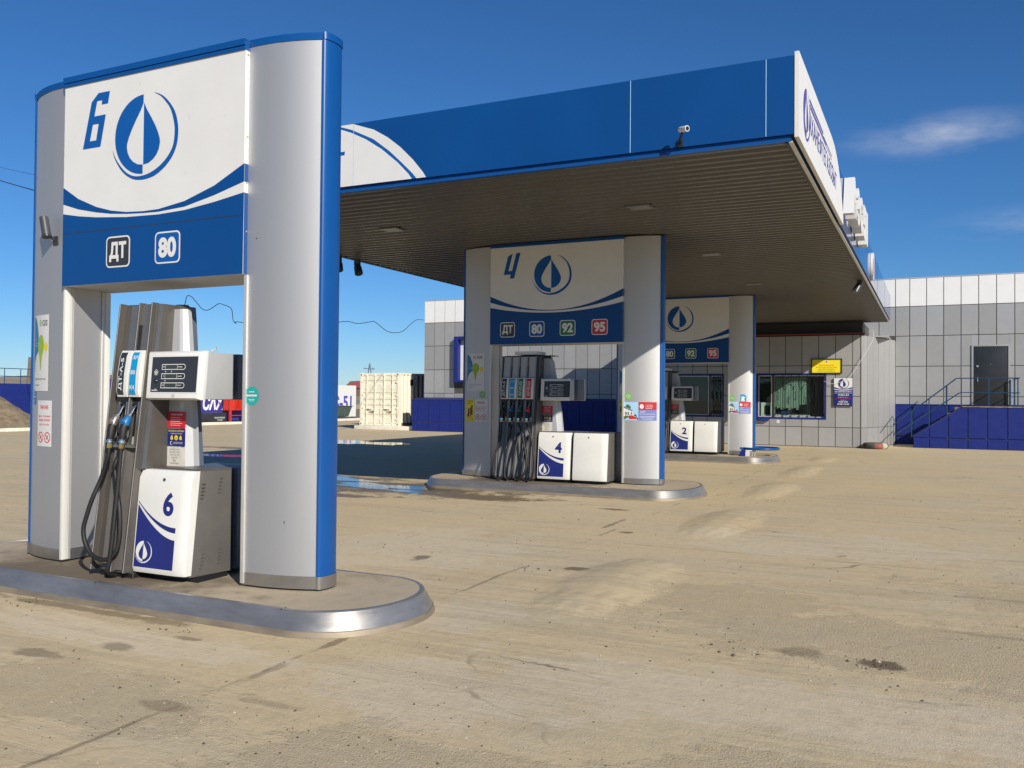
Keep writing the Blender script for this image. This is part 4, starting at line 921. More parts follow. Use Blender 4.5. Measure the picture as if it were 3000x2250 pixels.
b.flat(Wp[::-1]+[(-9.2, 4.953), (-9.9, 4.953), (-9.9, 4.168)], F, .002, whiteB); b.flat(Bp[::-1]+[(-7.2, 4.951), (-9.88, 4.951), (-9.88, 4.168)], F, .003, blue2); b.flat(Ip[::-1]+[(-7.0, 4.935), (-9.85, 4.935), (-9.85, 4.168)], F, .004, whiteB)
b.text('САХАНЕФТЕГАЗСБЫТ', F, -9.75, 4.34, 3.02, .29, .005, blue2, bold=.03, shear=.2)
for xs in (-6.60, -2.951, -1.52): b.rect(F, xs-.0035, xs+.0035, 4.168, CZ1-.004, .0045, skyprint)
fas = b.build('front_fascia', can)
b = MB(); b.box(CX0+.02, CX1-.045, CY0+.03, CY0+.10, 4.105, 4.163, blue); b.box(CX0+.015, CX1-.03, CY0+.012, CY0+.03, 4.098, 4.128, bluetrim); b.build('front_lip', can)
b = MB(); b.box(CX1-.12, CX1, CY0+.122, CY1, 4.165, CZ1, blueS); b.box(CX0, CX0+.12, CY0+.122, CY1, 4.165, CZ1, blue); b.box(CX0+.122, CX1-.122, CY1-.12, CY1, 4.165, CZ1, blue)
for ys in (15.9, 19.8, 23.6, 27.4): b.box(CX1, CX1+.002, ys, ys+.008, 4.17, CZ1, navy)
b.build('side_fascia', can)
b = MB(); b.box(CX1-.10, CX1-.03, CY0+.05, CY1, 4.105, 4.163, darkM); b.box(CX1-.055, CX1-.018, CY0+.02, CY1+.01, 4.085, 4.103, strip); b.box(CX0+.02, CX0+.10, CY0+.05, CY1, 4.098, 4.163, darkM); b.build('side_lip', can)
b = MB(); b.box(CX0+.05, CX1-.05, CY0+.05, CY1-.05, CZ1-.10, CZ1-.06, darkM); b.build('roof', can)
# ribbed soffit: ribs along x
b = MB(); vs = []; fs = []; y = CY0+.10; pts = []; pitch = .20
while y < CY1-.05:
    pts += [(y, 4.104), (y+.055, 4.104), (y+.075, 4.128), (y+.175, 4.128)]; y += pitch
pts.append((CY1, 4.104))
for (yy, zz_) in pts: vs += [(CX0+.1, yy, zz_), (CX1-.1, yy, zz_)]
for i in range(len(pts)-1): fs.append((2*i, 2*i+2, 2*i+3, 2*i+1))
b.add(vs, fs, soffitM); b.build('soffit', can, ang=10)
for (lx, ly, lab) in ((-7.55, 11.35, 'flat square lamp in the canopy underside, left of sign frame 4'), (-3.57, 11.35, 'flat square lamp in the canopy underside, above and right of sign frame 4'), (-3.57, 15.55, 'flat square lamp in the canopy underside, between sign frames 4 and 2'), (-3.6, 19.9, 'flat square lamp in the canopy underside, beside the top of sign frame 2')):
    t = thing('ceiling_lamp', lab, 'lamp', (lx, ly, 4.10), 'lamps under the canopy')
    b = MB(); b.box(lx-.17, lx+.17, ly-.15, ly+.15, 4.094, 4.110, soffitM); b.build('lamp_frame', t, .004)
    b = MB(); b.box(lx-.14, lx+.14, ly-.12, ly+.12, 4.088, 4.0935, fixM); b.build('lamp_glass', t)
# white sign sheet on the right side with the company name
ss = thing('name_sign', 'long white sheet on the canopy side with the company name and drop emblem', 'sign', (CX1, 11, 4.2))
b = MB(); G = P((CX1+.045, 0, 0), Y, Z)
edge = [(12.2, 4.99), (12.55, 4.965), (12.85, 4.90), (13.15, 4.79), (13.42, 4.64), (13.64, 4.46), (13.79, 4.28), (13.86, 4.13)]
poly = [(CY0-.006, 4.13), (13.86, 4.13)]+edge[::-1][1:]+[(12.0, 4.99), (CY0-.006, 4.99)]
b.prism(poly, P((CX1+.003, 0, 0), Y, Z), 0, .042, whiteB); b.build('sheet', ss)
b = MB(); GE = lambda u, v, o=0: Vector((CX1+.0455+.012+o, u, v))
gfx = ink
emblem(b, P((CX1+.045, 0, 0), Y, Z), 9.60, 4.53, .25, .003, boardN, whiteB)
b.text('АХАНЕФТЕГАЗСБЫТ', P((CX1+.045, 0, 0), Y, Z), 9.80, 4.39, 2.98, .25, .003, boardN, bold=.0)
for (a0, a1, za, zb) in ((9.85, 11.15, 4.735, 4.765), (9.87, 11.5, 4.695, 4.715), (9.89, 12.15, 4.672, 4.682), (11.2, 12.15, 4.715, 4.73)): b.rect(P((CX1+.045, 0, 0), Y, Z), a0, a1, za, zb, .003, boardN)
b.build('sign_lettering', ss)
# box letters
xl0 = CX1+.012
let = [('А', 14.15, .62), ('З', 14.95, .52), ('С', 15.65, .56), ('5', 16.45, .5), ('1', 17.1, .36)]
for k, (ch, y0, wd) in enumerate(let):
    b = MB(); GL = P((xl0, 0, 0), Y, Z)
    b.text(ch, GL, y0, 4.36, wd, .60, .0, whiteB, bold=.045, depth=.15)
    tag(b.build('box_letter', ang=30), f'raised white box letter {ch} on the canopy side, ' + ('nearest the name sheet' if k == 0 else 'farthest in the row' if k == 4 else 'second in the row' if k == 1 else 'middle of the row' if k == 2 else 'fourth in the row'), 'letter', 'raised letters on the canopy side')
t = thing('disc_sign', 'thin round emblem disc standing on the canopy side near its far end', 'sign', (CX1, 21.2, 4.25))
b = MB(); b.prism(arc(21.2, 4.53, .31, 0, 360, 28)[:-1], P((CX1+.003, 0, 0), Y, Z), 0, .05, whiteB); b.build('disc', t); b = MB(); emblem(b, P((CX1+.053, 0, 0), Y, Z), 21.2, 4.53, .2, .002, red, whiteB); b.build('emblem', t)
# cameras and floods hanging on the canopy
t = thing('security_camera', 'white tube shaped camera on the canopy front edge, right of the seam', 'camera', (-2.33, 8.95, 4.2))
b = MB(); d_ = Vector((.70, -.45, -.10)).normalized(); p0 = Vector((-2.36, 8.88, 4.30)); b.tube([p0-d_*.015, p0, p0+d_*.105], [.022, .031, .031], whiteB, 16); b.build('housing', t, ang=40)
b = MB(); b.tube([p0+d_*.1055, p0+d_*.107], .023, black, 14); b.build('lens', t)
b = MB(); b.tube([p0+d_*.03+Vector((0, 0, -.03)), Vector((-2.385, 8.95, 4.215)), Vector((-2.40, 9.03, 4.205))], .013, black, 8); b.box(-2.43, -2.37, 9.015, 9.033, 4.16, 4.24, black); b.build('bracket', t, .003)
def flood(x, y, lab, dx):
    t = thing('flood_lamp', lab, 'lamp', (x, y, 4.0), 'dark flood lamps on the canopy edge')
    b = MB(); d_ = Vector((dx, -.25, -.75)).normalized(); p0 = Vector((x, y, 4.02)); b.tube([p0, p0+d_*.06, p0+d_*.20], [.06, .075, .08], charcoal, 12); b.build('housing', t, ang=40)
    b = MB(); b.tube([p0+d_*.201, p0+d_*.204], .07, lcd, 12); b.build('lamp_glass', t); b = MB(); b.box(x-.05, x+.05, y-.04, y+.04, 4.02, 4.10, charcoal); b.build('bracket', t)
flood(-9.96, 13.2, 'left of the two dark flood lamps hanging on the canopy left edge', .25); flood(-9.93, 13.75, 'right of the two dark flood lamps hanging on the canopy left edge', .35); flood(-1.42, 20.2, 'dark flood lamp under the canopy right edge near the disc sign', -.35)

# ------------------------------------------------------------------ station building
bld = thing('station_building', 'long fuel station building clad in grey and white panels with navy plinth', 'building', (-5, 33, 0))
def tiles(b, fr, us, vs_, mats, g=.012, th=.02, skip=()):
    for i in range(len(us)-1):
        for j in range(len(vs_)-1):
            if (i, j) in skip: continue
            mm = mats[j]
            if isinstance(mm, tuple): mm = random.choice(mm)
            if mm is None: continue
            dz = random.uniform(-.0015, .0015)
            a_, c_, z_, y_ = us[i]+g, us[i+1]-g, vs_[j]+g, vs_[j+1]-g; w4 = [th+dz+random.uniform(-.002, .002) for _ in range(4)]; w4[2] = w4[1]+w4[3]-w4[0]
            b.hexa([fr(a_, z_, w4[0]), fr(c_, z_, w4[1]), fr(c_, z_, .002), fr(a_, z_, .002), fr(a_, y_, w4[3]), fr(c_, y_, w4[2]), fr(c_, y_, .002), fr(a_, y_, .002)], mm)
WY = 33.69; FW = P((0, WY, 0), X, Z)
usR = [-1.18]+[-.72+.535*i for i in range(0, 14)]
usL = [-20.60+.522*i for i in range(0, 24)]
vz = [1.40, 1.69, 2.735, 3.80, 4.84, 5.83]
b = MB(); b.box(-20.6, 6.5, WY, WY+9, 0, 5.80, joint); b.build('wall', bld)
b = MB()
DO = (1.20, 2.35, 1.3, 3.44)
usR = [-3.32, -2.785, -2.25, -1.715]+usR
for i in range(len(usR)-1):
    for j in range(4):
        if j < 3 and usR[i] < -1.2: continue
        a, c, z0, z1 = usR[i]+.012, usR[i+1]-.012, vz[j]+.012, vz[j+1]-.012
        pcs = [(a, c, z0, z1)]
        if c > DO[0] and a < DO[1] and z0 < DO[3]:
            pcs = []
            if a < DO[0]-.03: pcs.append((a, DO[0], z0, z1))
            if c > DO[1]+.03: pcs.append((DO[1], c, z0, z1))
            if z1 > DO[3]+.05: pcs.append((max(a, DO[0]+.002), min(c, DO[1]-.002), DO[3], z1))
        for q in pcs: b.fbox(FW, *q, .002, .02+random.uniform(-.0015, .0015), random.choice((clad, clad, clad2, clad2, clad3)))
b.build('cladding', bld)
b = MB(); tiles(b, FW, usL, vz[:5], [(clad, clad, clad2, clad2, clad3)]*4, skip=[(i, j) for i in (3,) for j in (1, 2)]); b.build('cladding', bld)
b = MB(); tiles(b, FW, usR, vz[4:], [cladW]); tiles(b, FW, usL, vz[4:], [cladW]); b.box(-20.62, 6.5, WY-.035, WY+.1, 5.825, 5.85, strip); b.build('parapet', bld)
# canopy link up to the wall
b = MB(); b.box(-9.0, -3.3, 31.17, WY-.025, 4.12, 4.85, darkM); b.box(-9.1, -2.05, 30.6, WY-.025, 3.70, 4.095, darkM)  # second box is the recessed upper wall, its shadow put into the dark grey
b.build('roof_link', bld)
# plinths
b = MB(); PWY = WY-.08; b.box(-1.17, 6.5, PWY, WY-.001, 0, 1.385, joint); FP = P((0, PWY, 0), X, Z)
tiles(b, FP, [-1.17, -.61, -.05, .51, .95], [.0, .34, 1.385], [navyP, navyP]); tiles(b, FP, [2.4, 2.95, 3.5, 4.1, 4.7], [.34, 1.385], [navyP])
b.box(-1.18, 6.5, PWY-.04, WY-.022, 1.387, 1.41, navyP)
b.build('plinth', bld); b = MB(); b.box(-20.9, -9.2, WY-.50, WY-.001, 0, 1.43, joint); FP = P((0, WY-.50, 0), X, Z)
tiles(b, FP, [-20.9]+[-20.6+.55*i for i in range(0, 21)], [.02, .40, 1.40], [navyP, navyP]); FP2 = P((-20.9, WY, 0), (0, -1, 0), Z)
tiles(b, FP2, [.02, .5], [.02, .40, 1.40], [navyP, navyP]); b.hexa([(-20.92, WY-.52, 1.40), (-9.2, WY-.52, 1.40), (-9.2, WY-.022, 1.44), (-20.92, WY-.022, 1.44), (-20.92, WY-.50, 1.42), (-9.2, WY-.50, 1.42), (-9.2, WY-.022, 1.50), (-20.8, WY-.022, 1.50)], navyP)
b.build('plinth', bld)
# kiosk bay
KY = 30.03; FK = P((0, KY, 0), X, Z)
b = MB(); b.box(-9.2, -2.075, KY+.36, WY-.01, 0, 3.63, joint)
kz = [0.01, .64, 1.65, 2.645, 3.63]; kx = [-2.075, -2.313]+[-2.313-.5195*i for i in range(1, 14)]; kx = sorted(kx)
win2 = (-8.06, -6.45, .95, 2.36); win1 = (-5.30, -3.139, .926, 2.365)
def inwin(a, c, z0, z1):
    for (p, q, r, s) in (win1, win2):
        if a < q-.02 and c > p+.02 and z0 < s-.02 and z1 > r+.02: return (p, q, r, s)
for i in range(len(kx)-1):
    for j in range(4):
        a, c, z0, z1 = kx[i]+.012, kx[i+1]-.012, kz[j]+.012, kz[j+1]-.012
        q = inwin(a, c, z0, z1)
        parts = [(a, c, z0, z1)]
        if q:
            parts = []
            if z0 < q[2]-.04: parts.append((a, c, z0, q[2]-.03))
            if z1 > q[3]+.04: parts.append((a, c, q[3]+.03, z1))
            zz0, zz1 = max(z0, q[2]-.03), min(z1, q[3]+.03)
            if a < q[0]-.05: parts.append((a, q[0]-.03, zz0, zz1))
            if c > q[1]+.05: parts.append((q[1]+.03, c, zz0, zz1))
        for (a2, c2, z2, z3) in parts: b.fbox(FK, a2, c2, z2, z3, -.01, .012, random.choice((clad, clad, clad2, clad2, clad3)))
# backing in strips around the windows
for (a, c, z0, z1) in ((-9.2, win2[0], 0, 3.63), (win2[1], win1[0], 0, 3.63), (win1[1], -2.075, 0, 3.63), (win2[0], win2[1], 0, win2[2]), (win2[0], win2[1], win2[3], 3.63), (win1[0], win1[1], 0, win1[2]), (win1[0], win1[1], win1[3], 3.63)):
    b.box(a, c, KY-.004, KY+.12, z0, z1, joint)
kio = b.build('kiosk_wall', bld)
b = MB(); b.box(-9.25, -1.95, KY-.06, KY+.3, 3.65, 3.695, shadered); b.build('red_trim', kio)
# chamfered end wall with narrow vertical panels
b = MB(); A_, B_ = Vector((-2.06, 30.02, 0)), Vector((-1.19, 33.0, 0)); dv = (B_-A_); Ln = dv.length; dv.normalize(); FA = P(A_, dv, Z)
b.hexa([FA(0, 0, 0), FA(Ln, 0, 0), FA(Ln, 0, -.2), FA(0, 0, -.2), FA(0, 3.62, 0), FA(Ln, 3.62, 0), FA(Ln, 3.62, -.2), FA(0, 3.62, -.2)], joint)
tiles(b, FA, [Ln*i/6 for i in range(7)], [.01, .64, 3.62], [(clad, clad2)]*2, g=.008, th=.012); b.box(-1.26, -1.181, 33.0, WY-.001, 0, 3.62, clad)
b.box(-2.0, -1.3, 31.2, 33.5, 3.625, 3.66, strip)
b.build('end_wall', bld)
# windows
def grille(par, x0, x1, z0, z1, y, n, r=.008, arches=True):
    b = MB()
    for i in range(n+1):
        x = x0+(x1-x0)*i/n; b.tube([(x, y, z0), (x, y, z1)], r, black, 5)
    for z in (z0+.10, z0+.30, z1-.08): b.tube([(x0, y, z), (x1, y, z)], r, black, 5)
    k = (x1-x0)/n
    for i in range(0, n):
        cx = x0+k*(i+.5)
        if arches:
            b.tube([(cx+k*.42*math.cos(R(a)), y-.004, z1-.34+.20*math.sin(R(a))) for a in range(0, 181, 20)], r*.9, black, 5)
            b.tube([(cx+k*.42*math.cos(R(a)), y-.004, z0+.02+.14*math.sin(R(a))) for a in range(0, 181, 20)], r*.9, black, 5)
        if i % 2 == 0: b.tube([(cx+k*.25*math.cos(R(a))*math.sin(R(a*.5)), y-.004, (z0+z1)/2+.13*math.sin(R(a))) for a in range(0, 361, 30)], r*.9, black, 5)
    b.build('window_grille', par, ang=60)
for k, (p, q, r, s) in enumerate((win1, win2)):
    b = MB(); fw_ = .035
    for (a, c, z0, z1) in ((p-.03, q+.03, s-.015, s+.03), (p-.03, q+.03, r-.035, r+.02), (p-.03, p+.02, r+.02, s-.015), (q-.02, q+.03, r+.02, s-.015)): b.box(a, c, KY-.03, KY+.10, z0, z1, navyP)
    b.box(p, q, KY+.1, KY+.13, s-.02, s+.02, darkM)
    wn = b.build('window', bld)
    xm = p+.50 if k == 0 else p+1.15
    b = MB(); 
    for (a, c) in ((p+.02, xm-.03), (xm+.03, q-.02)):
        for (a2, c2, z0, z1) in ((a, c, r+.02, r+.05), (a, c, s-.06, s-.03), (a, a+.03, r+.05, s-.06), (c-.03, c, r+.05, s-.06)): b.box(a2, c2, KY+.06, KY+.10, z0, z1, strip)
    b.box(xm-.03, xm+.03, KY+.05, KY+.11, r, s, charcoal); b.build('sash', wn)
    b = MB(); b.box(p+.03, q-.03, KY+.075, KY+.08, r+.03, s-.04, glass); b.build('pane', wn)
    grille(wn, xm+.05, q-.03, r+.02, s-.03, KY+.045, 6 if k == 0 else 5)
    b = MB(); b.box(p-.1, q+.1, KY+.34, KY+.352, r-.1, s+.1, glassdark)
    if k == 0:
        for i in range(13):
            x = xm+.06+.083*i
            if i > 11: continue
            z0 = 1.22+.03*math.sin(i*2.1); b.box(x, x+.072, KY+.20+.012*(i % 2), KY+.21+.012*(i % 2), z0, 2.28, blind)
        b.box(xm+.04, xm+1.15, KY+.18, KY+.3, r+.02, r+.10, whiteB); b.box(p+.08, p+.40, KY+.22, KY+.3, r+.02, r+.50, whiteB); b.box(p+.21, p+.38, KY+.20, KY+.215, r+.10, r+.40, black)
        b.box(xm+.25, xm+.48, KY+.16, KY+.2, r+.1, r+.22, bluetrim); b.box(xm+.85, xm+1.05, KY+.19, KY+.25, r+.10, r+.44, black); b.flat([(xm+.10, r+.36), (xm+.17, r+.30), (xm+.19, r+.40), (xm+.18, r+.47)], P((0, KY+.15, 0), X, Z), 0, sgreen)
    b.build('window_interior', wn)
b = MB(); b.box(-5.30, -4.92, KY-.16, KY-.02, .82, .90, navyP); b.box(-5.25, -4.98, KY-.17, KY-.15, .84, .88, bluetrim); b.build('cash_tray', bld, .008)
b = MB(); b.flat(arc(-4.62, .80, .055, 0, 360, 16)[:-1], FK, .014, whiteB); b.rect(FK, -4.65, -4.59, .793, .803, .0155, mgrey); sub(b.build('sticker', bld), 'small round white sticker under the cashier window')
# window of the left wing in a deep blue frame
b = MB(); b.box(-18.93, -18.72, WY-.30, WY-.024, 2.17, 4.18, navyP); b.box(-17.55, -17.40, WY-.30, WY-.024, 2.17, 4.18, navyP); b.box(-18.72, -17.55, WY-.30, WY-.024, 4.02, 4.18, navyP); b.box(-18.72, -17.55, WY-.30, WY-.024, 2.17, 2.27, navyP)
wn = b.build('window', bld, .01); b = MB(); b.box(-18.72, -17.55, WY-.05, WY-.03, 2.27, 4.02, whiteB); b.build('shutter', wn)
# door
b = MB(); b.box(1.20, 1.257, WY-.06, WY, 1.365, 3.44, clad2); b.box(2.291, 2.345, WY-.06, WY, 1.365, 3.44, clad2); b.box(1.257, 2.291, WY-.06, WY, 3.392, 3.44, clad2); b.box(1.257, 2.291, WY-.012, WY+.0, 1.365, 3.392, black); dfr = b.build('door_frame', bld, .004)
b = MB(); b.box(1.275, 2.275, WY-.045, WY-.013, 1.38, 3.375, doorM); b.box(1.36, 2.19, WY-.050, WY-.046, 1.5, 3.27, doorM); dr = b.build('door', bld, .004)
b = MB(); b.box(1.37, 1.40, WY-.075, WY-.05, 2.20, 2.35, chrome); b.box(1.385, 1.50, WY-.10, WY-.085, 2.30, 2.325, chrome); b.box(1.38, 1.40, WY-.1, WY-.05, 2.30, 2.325, chrome); b.build('handle', dr)
b = MB(); b.tube([(1.38, WY-.05, 2.72), (1.38, WY-.075, 2.72)], .035, chrome, 14); b.tube([(1.77, WY-.05, 2.78), (1.77, WY-.058, 2.78)], .012, chrome, 8); b.build('lock', dr)

# entrance stair with platform and railing
st = thing('entrance_stair', 'navy clad entrance stair and platform with blue railing below the dark door', 'stairs', (1.5, 32.4, 0))
SY = 31.3; FS = P((0, SY, 0), X, Z)
b = MB(); prof = [(-.56, 0), (6.5, 0), (6.5, 1.335), (.86, 1.335), (-.56, .355)]
b.prism(prof, P((0, SY+.25, 0), X, Z), 0, .23, joint)
xs = [-.55]+[-.08+.55*i for i in range(0, 12)]
top = lambda x: .355+(1.335-.355)*(x+.56)/1.42 if x < .86 else 1.335
for i in range(len(xs)-1):
    a, c = xs[i]+.012, xs[i+1]-.012
    b.flat([(a, .012), (c, .012), (c, .33), (a, .33)], FS, .012, navyP)
    pts = [(a, .354), (c, .354), (c, top(c)-.012)]+([(.86, 1.323)] if a < .86 < c else [])+[(a, max(.36, top(a)-.012))]
    b.flat(pts, FS, .012, navyP)
b.hexa([(-.58, SY-.02, .35), (.86, SY-.02, 1.34), (.86, SY+.26, 1.34), (-.58, SY+.26, .35), (-.60, SY-.02, .375), (.85, SY-.02, 1.365), (.85, SY+.26, 1.365), (-.60, SY+.26, .375)], navyP)
b.build('side_panel', st)
b = MB(); b.box(.86, 6.5, SY-.03, WY-.09, 1.336, 1.362, concrete)
for k in range(7): b.box(-.56+.203*k, .86, SY+.26, SY+1.6, .19*k, .19*(k+1), concrete)
b.build('steps', st)
b = MB(); R1 = .018
for yy in (SY+.05, SY+1.5):
    b.tube([(-1.17, yy, .71), (.69, yy, 2.256), (2.45, yy, 2.26)] if yy < SY+1 else [(-1.17, yy, .71), (.69, yy, 2.256)], R1, railM, 7); b.tube([(-1.1, yy, .41), (.80, yy, 1.80), (2.45, yy, 1.80)] if yy < SY+1 else [(-1.1, yy, .41), (.80, yy, 1.80)], R1*.8, railM, 7)
    for x in (-.62, -.1, .42): b.tube([(x, yy, max(0, .355+.69*(x+.56))), (x, yy, .71+.831*(x+1.17))], R1*.9, railM, 7)
    if yy < SY+1:
        for x in (.83, 1.60, 2.40): b.tube([(x, yy, 1.36), (x, yy, 2.258)], R1, railM, 7)
b.tube([(2.44, SY+.05, 2.26), (2.44, WY-.12, 2.26)], R1, railM, 7); b.tube([(2.44, SY+.05, 1.80), (2.44, WY-.12, 1.80)], R1*.8, railM, 7); b.tube([(2.30, SY+.05, 1.36), (2.30, SY+.05, 2.26)], R1, railM, 7); b.tube([(2.34, WY-.15, 1.36), (2.34, WY-.15, 2.26)], .03, railM, 7)
b.build('railing', st, ang=50)

# signs on the kiosk wall
t = thing('warning_sign', 'yellow framed warning sign above the right end of the cashier window', 'sign', (-3.1, 30.0, 2.39))
b = MB()
for (a, c, z0, z1) in ((-3.571, -2.625, 2.84, 2.866), (-3.571, -2.625, 2.388, 2.414), (-3.571, -3.545, 2.414, 2.84), (-2.651, -2.625, 2.414, 2.84)): b.box(a, c, 29.95, 30.015, z0, z1, black)
b.build('frame', t); b = MB(); b.box(-3.545, -2.651, 29.975, 30.012, 2.414, 2.84, signyel); F = P((0, 29.975, 0), X, Z)
b.flat(arc(-3.098, 2.765, .05, 0, 360, 18)[:-1], F, .002, whiteB); b.flat(arc(-3.098, 2.765, .03, 20, 160, 10)+[(-3.098, 2.76)], F, .003, ink); b.flat(arc(-3.098, 2.765, .03, 200, 340, 10)+[(-3.098, 2.77)], F, .003, inkred)
b.text('ВНИМАНИЕ!', F, -3.098, 2.625, .47, .052, .002, inkyel, bold=.02, align='C'); b.text('ВЫ НАХОДИТЕСЬ В ЗОНЕ', F, -3.098, 2.565, .64, .036, .002, olive, bold=.015, align='C'); b.text('КРУГЛОСУТОЧНОГО', F, -3.098, 2.505, .49, .036, .002, olive, bold=.015, align='C'); b.text('ВИДЕОНАБЛЮДЕНИЯ', F, -3.098, 2.445, .53, .036, .002, olive, bold=.015, align='C'); b.build('panel', t)
t = thing('station_sign', 'white and navy station board with opening hours on the kiosk corner', 'sign', (-2.58, 30.0, 1.34))
b = MB(); b.box(-2.868, -2.305, 29.94, 30.015, 1.34, 2.238, navy); b.build('box', t, .004); b = MB(); F = P((-2.868, 29.94, 1.34), X, Z); b.rect(F, .004, .559, .61, .894, .001, whiteB)
n = 14
def sag(v0, d): return [(.004+.555*i/n, v0-d*(1-(2*i/n-1)**2)) for i in range(n+1)]
b.flat(sag(.625, .05)+[(.559, .59), (.004, .59)], F, .002, navy) if False else None
b.flat(sag(.61, .06)[::-1]+[(.004, .63), (.559, .63)], F, .002, whiteB)
b.flat(sag(.555, .03)+sag(.533, .03)[::-1], F, .002, whiteB)
emblem(b, F, .275, .725, .15, .003, navy, whiteB); b.build('emblem_panel', t); b = MB()
b.text('САХАНЕФТЕГАЗСБЫТ', F, .282, .445, .51, .045, .002, whiteB, bold=.03, align='C'); b.rect(F, .02, .545, .41, .42, .002, whiteB); b.build('name_text', t); b = MB()
b.text('АЗС-51', F, .282, .325, .33, .062, .002, whiteB, bold=.03, align='C'); b.text('РЕЖИМ РАБОТЫ', F, .282, .262, .30, .024, .002, whiteB, align='C'); b.text('КРУГЛОСУТОЧНО', F, .282, .212, .46, .03, .002, red, bold=.02, align='C'); b.text('ПЕРЕРЫВ', F, .282, .172, .16, .022, .002, whiteB, align='C')
b.text('9.00-9.30', F, .282, .108, .28, .046, .002, whiteB, bold=.03, align='C'); b.text('19.00-19.30', F, .282, .036, .35, .046, .002, whiteB, bold=.03, align='C'); b.build('hours_text', t)
b = MB(); b.tube(spline([(-1.845, 30.0, 3.70), (-1.712, 29.98, 3.753), (-1.70, 29.98, 3.49), (-1.84, 29.93, 3.184), (-2.049, 29.9, 2.801), (-2.247, 29.9, 2.461), (-2.445, 29.9, 2.225), (-2.646, 29.91, 2.118), (-2.85, 29.91, 2.054), (-3.039, 29.95, 2.077), (-3.18, 29.99, 2.143)], 5), .006, wirew, 6); tag(b.build('loose_cable'), 'thin white cable drooping from the kiosk roof corner across the station board', 'cable')

# guard ring on the end of island 2
t = thing('guard_rail', 'blue tubular guard ring on a splayed foot at the end of the pump 2 island', 'guard rail', (-3.85, 21.75, .15))
b = MB(); ring = [(-3.80+.44*math.cos(R(a)), 21.9+.42*math.sin(R(a)), .325) for a in range(-150, 166, 9)]; b.tube([(-4.16, 21.40, .335)]+ring, .032, bluetrim, 10); b.build('ring', t, ang=60)
b = MB(); b.hexa([(-4.22, 21.38, .152), (-4.06, 21.38, .152), (-4.06, 21.42, .152), (-4.22, 21.42, .152), (-4.14, 21.38, .31), (-4.05, 21.38, .31), (-4.05, 21.42, .31), (-4.14, 21.42, .31)], navyP); b.box(-4.055, -3.96, 21.42, 21.44, .152, .30, whiteB)
for q in (-3.93, -3.87): b.tube([(q, 21.55, .15), (q+.03, 21.52, .31)], .018, strip, 7)
b.build('foot', t)

# old tyre lying by the chamfered wall
t = thing('old_tyre', 'half buried old tyre with worn red and white paint lying by the kiosk corner', 'tyre', (-1.62, 30.0, 0))
b = MB(); n1, n2 = 36, 12; vs = []; fs = []
for i in range(n1):
    a = 2*PI*i/n1
    for j in range(n2):
        c = 2*PI*j/n2; rr_ = .29+.085*math.cos(c)*(1 if math.cos(c) > 0 else .8); vs.append((-1.62+1.03*rr_*math.cos(a), 29.85+rr_*math.sin(a), .095+.098*math.sin(c)))
b.v = [Vector(q) for q in vs]; 
for i in range(n1):
    a = math.degrees(2*PI*i/n1) % 360; mm = tyreR if 262 < a < 305 else tyreW if 305 <= a < 340 else tyreM
    k = b.mat(mm)
    for j in range(n2): b.f.append([i*n2+j, ((i+1) % n1)*n2+j, ((i+1) % n1)*n2+(j+1) % n2, i*n2+(j+1) % n2]); b.mi.append(k)
b.build('tyre_body', t, ang=60)

# ------------------------------------------------------------------ far yard: containers, perimeter, billboard
t = thing('container_base', 'low white painted concrete slab under the cream shipping container', 'slab', (-22.8, 37.5, 0))
b = MB(); b.box(-24.2, -20.92, 33.40, 40, 0, .18, kerbM); b.build('slab', t, .02)
ct = thing('shipping_container', 'cream shipping container with closed double doors facing the forecourt', 'container', (-22.9, 37, .18))
x0, x1, y0, y1, z0, z1 = -24.03, -21.86, 33.6, 39.66, .185, 2.61
b = MB()
for (a, c) in ((x0, x0+.13), (x1-.13, x1)): b.box(a, c, y0, y0+.14, z0, z1, contM); b.box(a, c, y1-.14, y1, z0, z1, contM)
b.box(x0+.13, x1-.13, y0+.01, y0+.12, z1-.12, z1-.005, contM); b.box(x0+.13, x1-.13, y0+.01, y0+.12, z0, z0+.10, contM); b.box(x1-.1, x1, y0+.14, y1-.14, z1-.08, z1-.003, contM); b.box(x1-.1, x1-.003, y0+.14, y1-.14, z0, z0+.14, brownM); b.box(x0+.01, x1-.1, y0+.12, y1, z1-.06, z1-.02, contM)
b.build('frame', ct, .008)
b = MB(); pts = []; y = y0+.14; k = 0
while y < y1-.14: pts += [(y, x1-.055), (y+.09, x1-.055), (y+.15, x1-.012), (y+.24, x1-.012)]; y += .30
for q, (yy, xx) in enumerate(pts[:-1]): b.add([(xx, yy, z0+.14), (pts[q+1][1], pts[q+1][0], z0+.14), (pts[q+1][1], pts[q+1][0], z1-.08), (xx, yy, z1-.08)], [(0, 1, 2, 3)], contM)
b.build('side_wall', ct, ang=15)
for x in (x0-.004, x1-.166):
    for z in (z0-.002, z1-.158): b = MB(); b.box(x, x+.17, y0-.006, y0+.17, z, z+.16, contM); b.box(x+.05, x+.10, y0-.012, y0-.0065, z+.04, z+.11, black); b.build('corner_casting', ct)
b = MB(); b.box(x1+.001, x1+.006, y0+.92, y0+1.16, 2.05, 2.32, black); b.build('vent', ct)
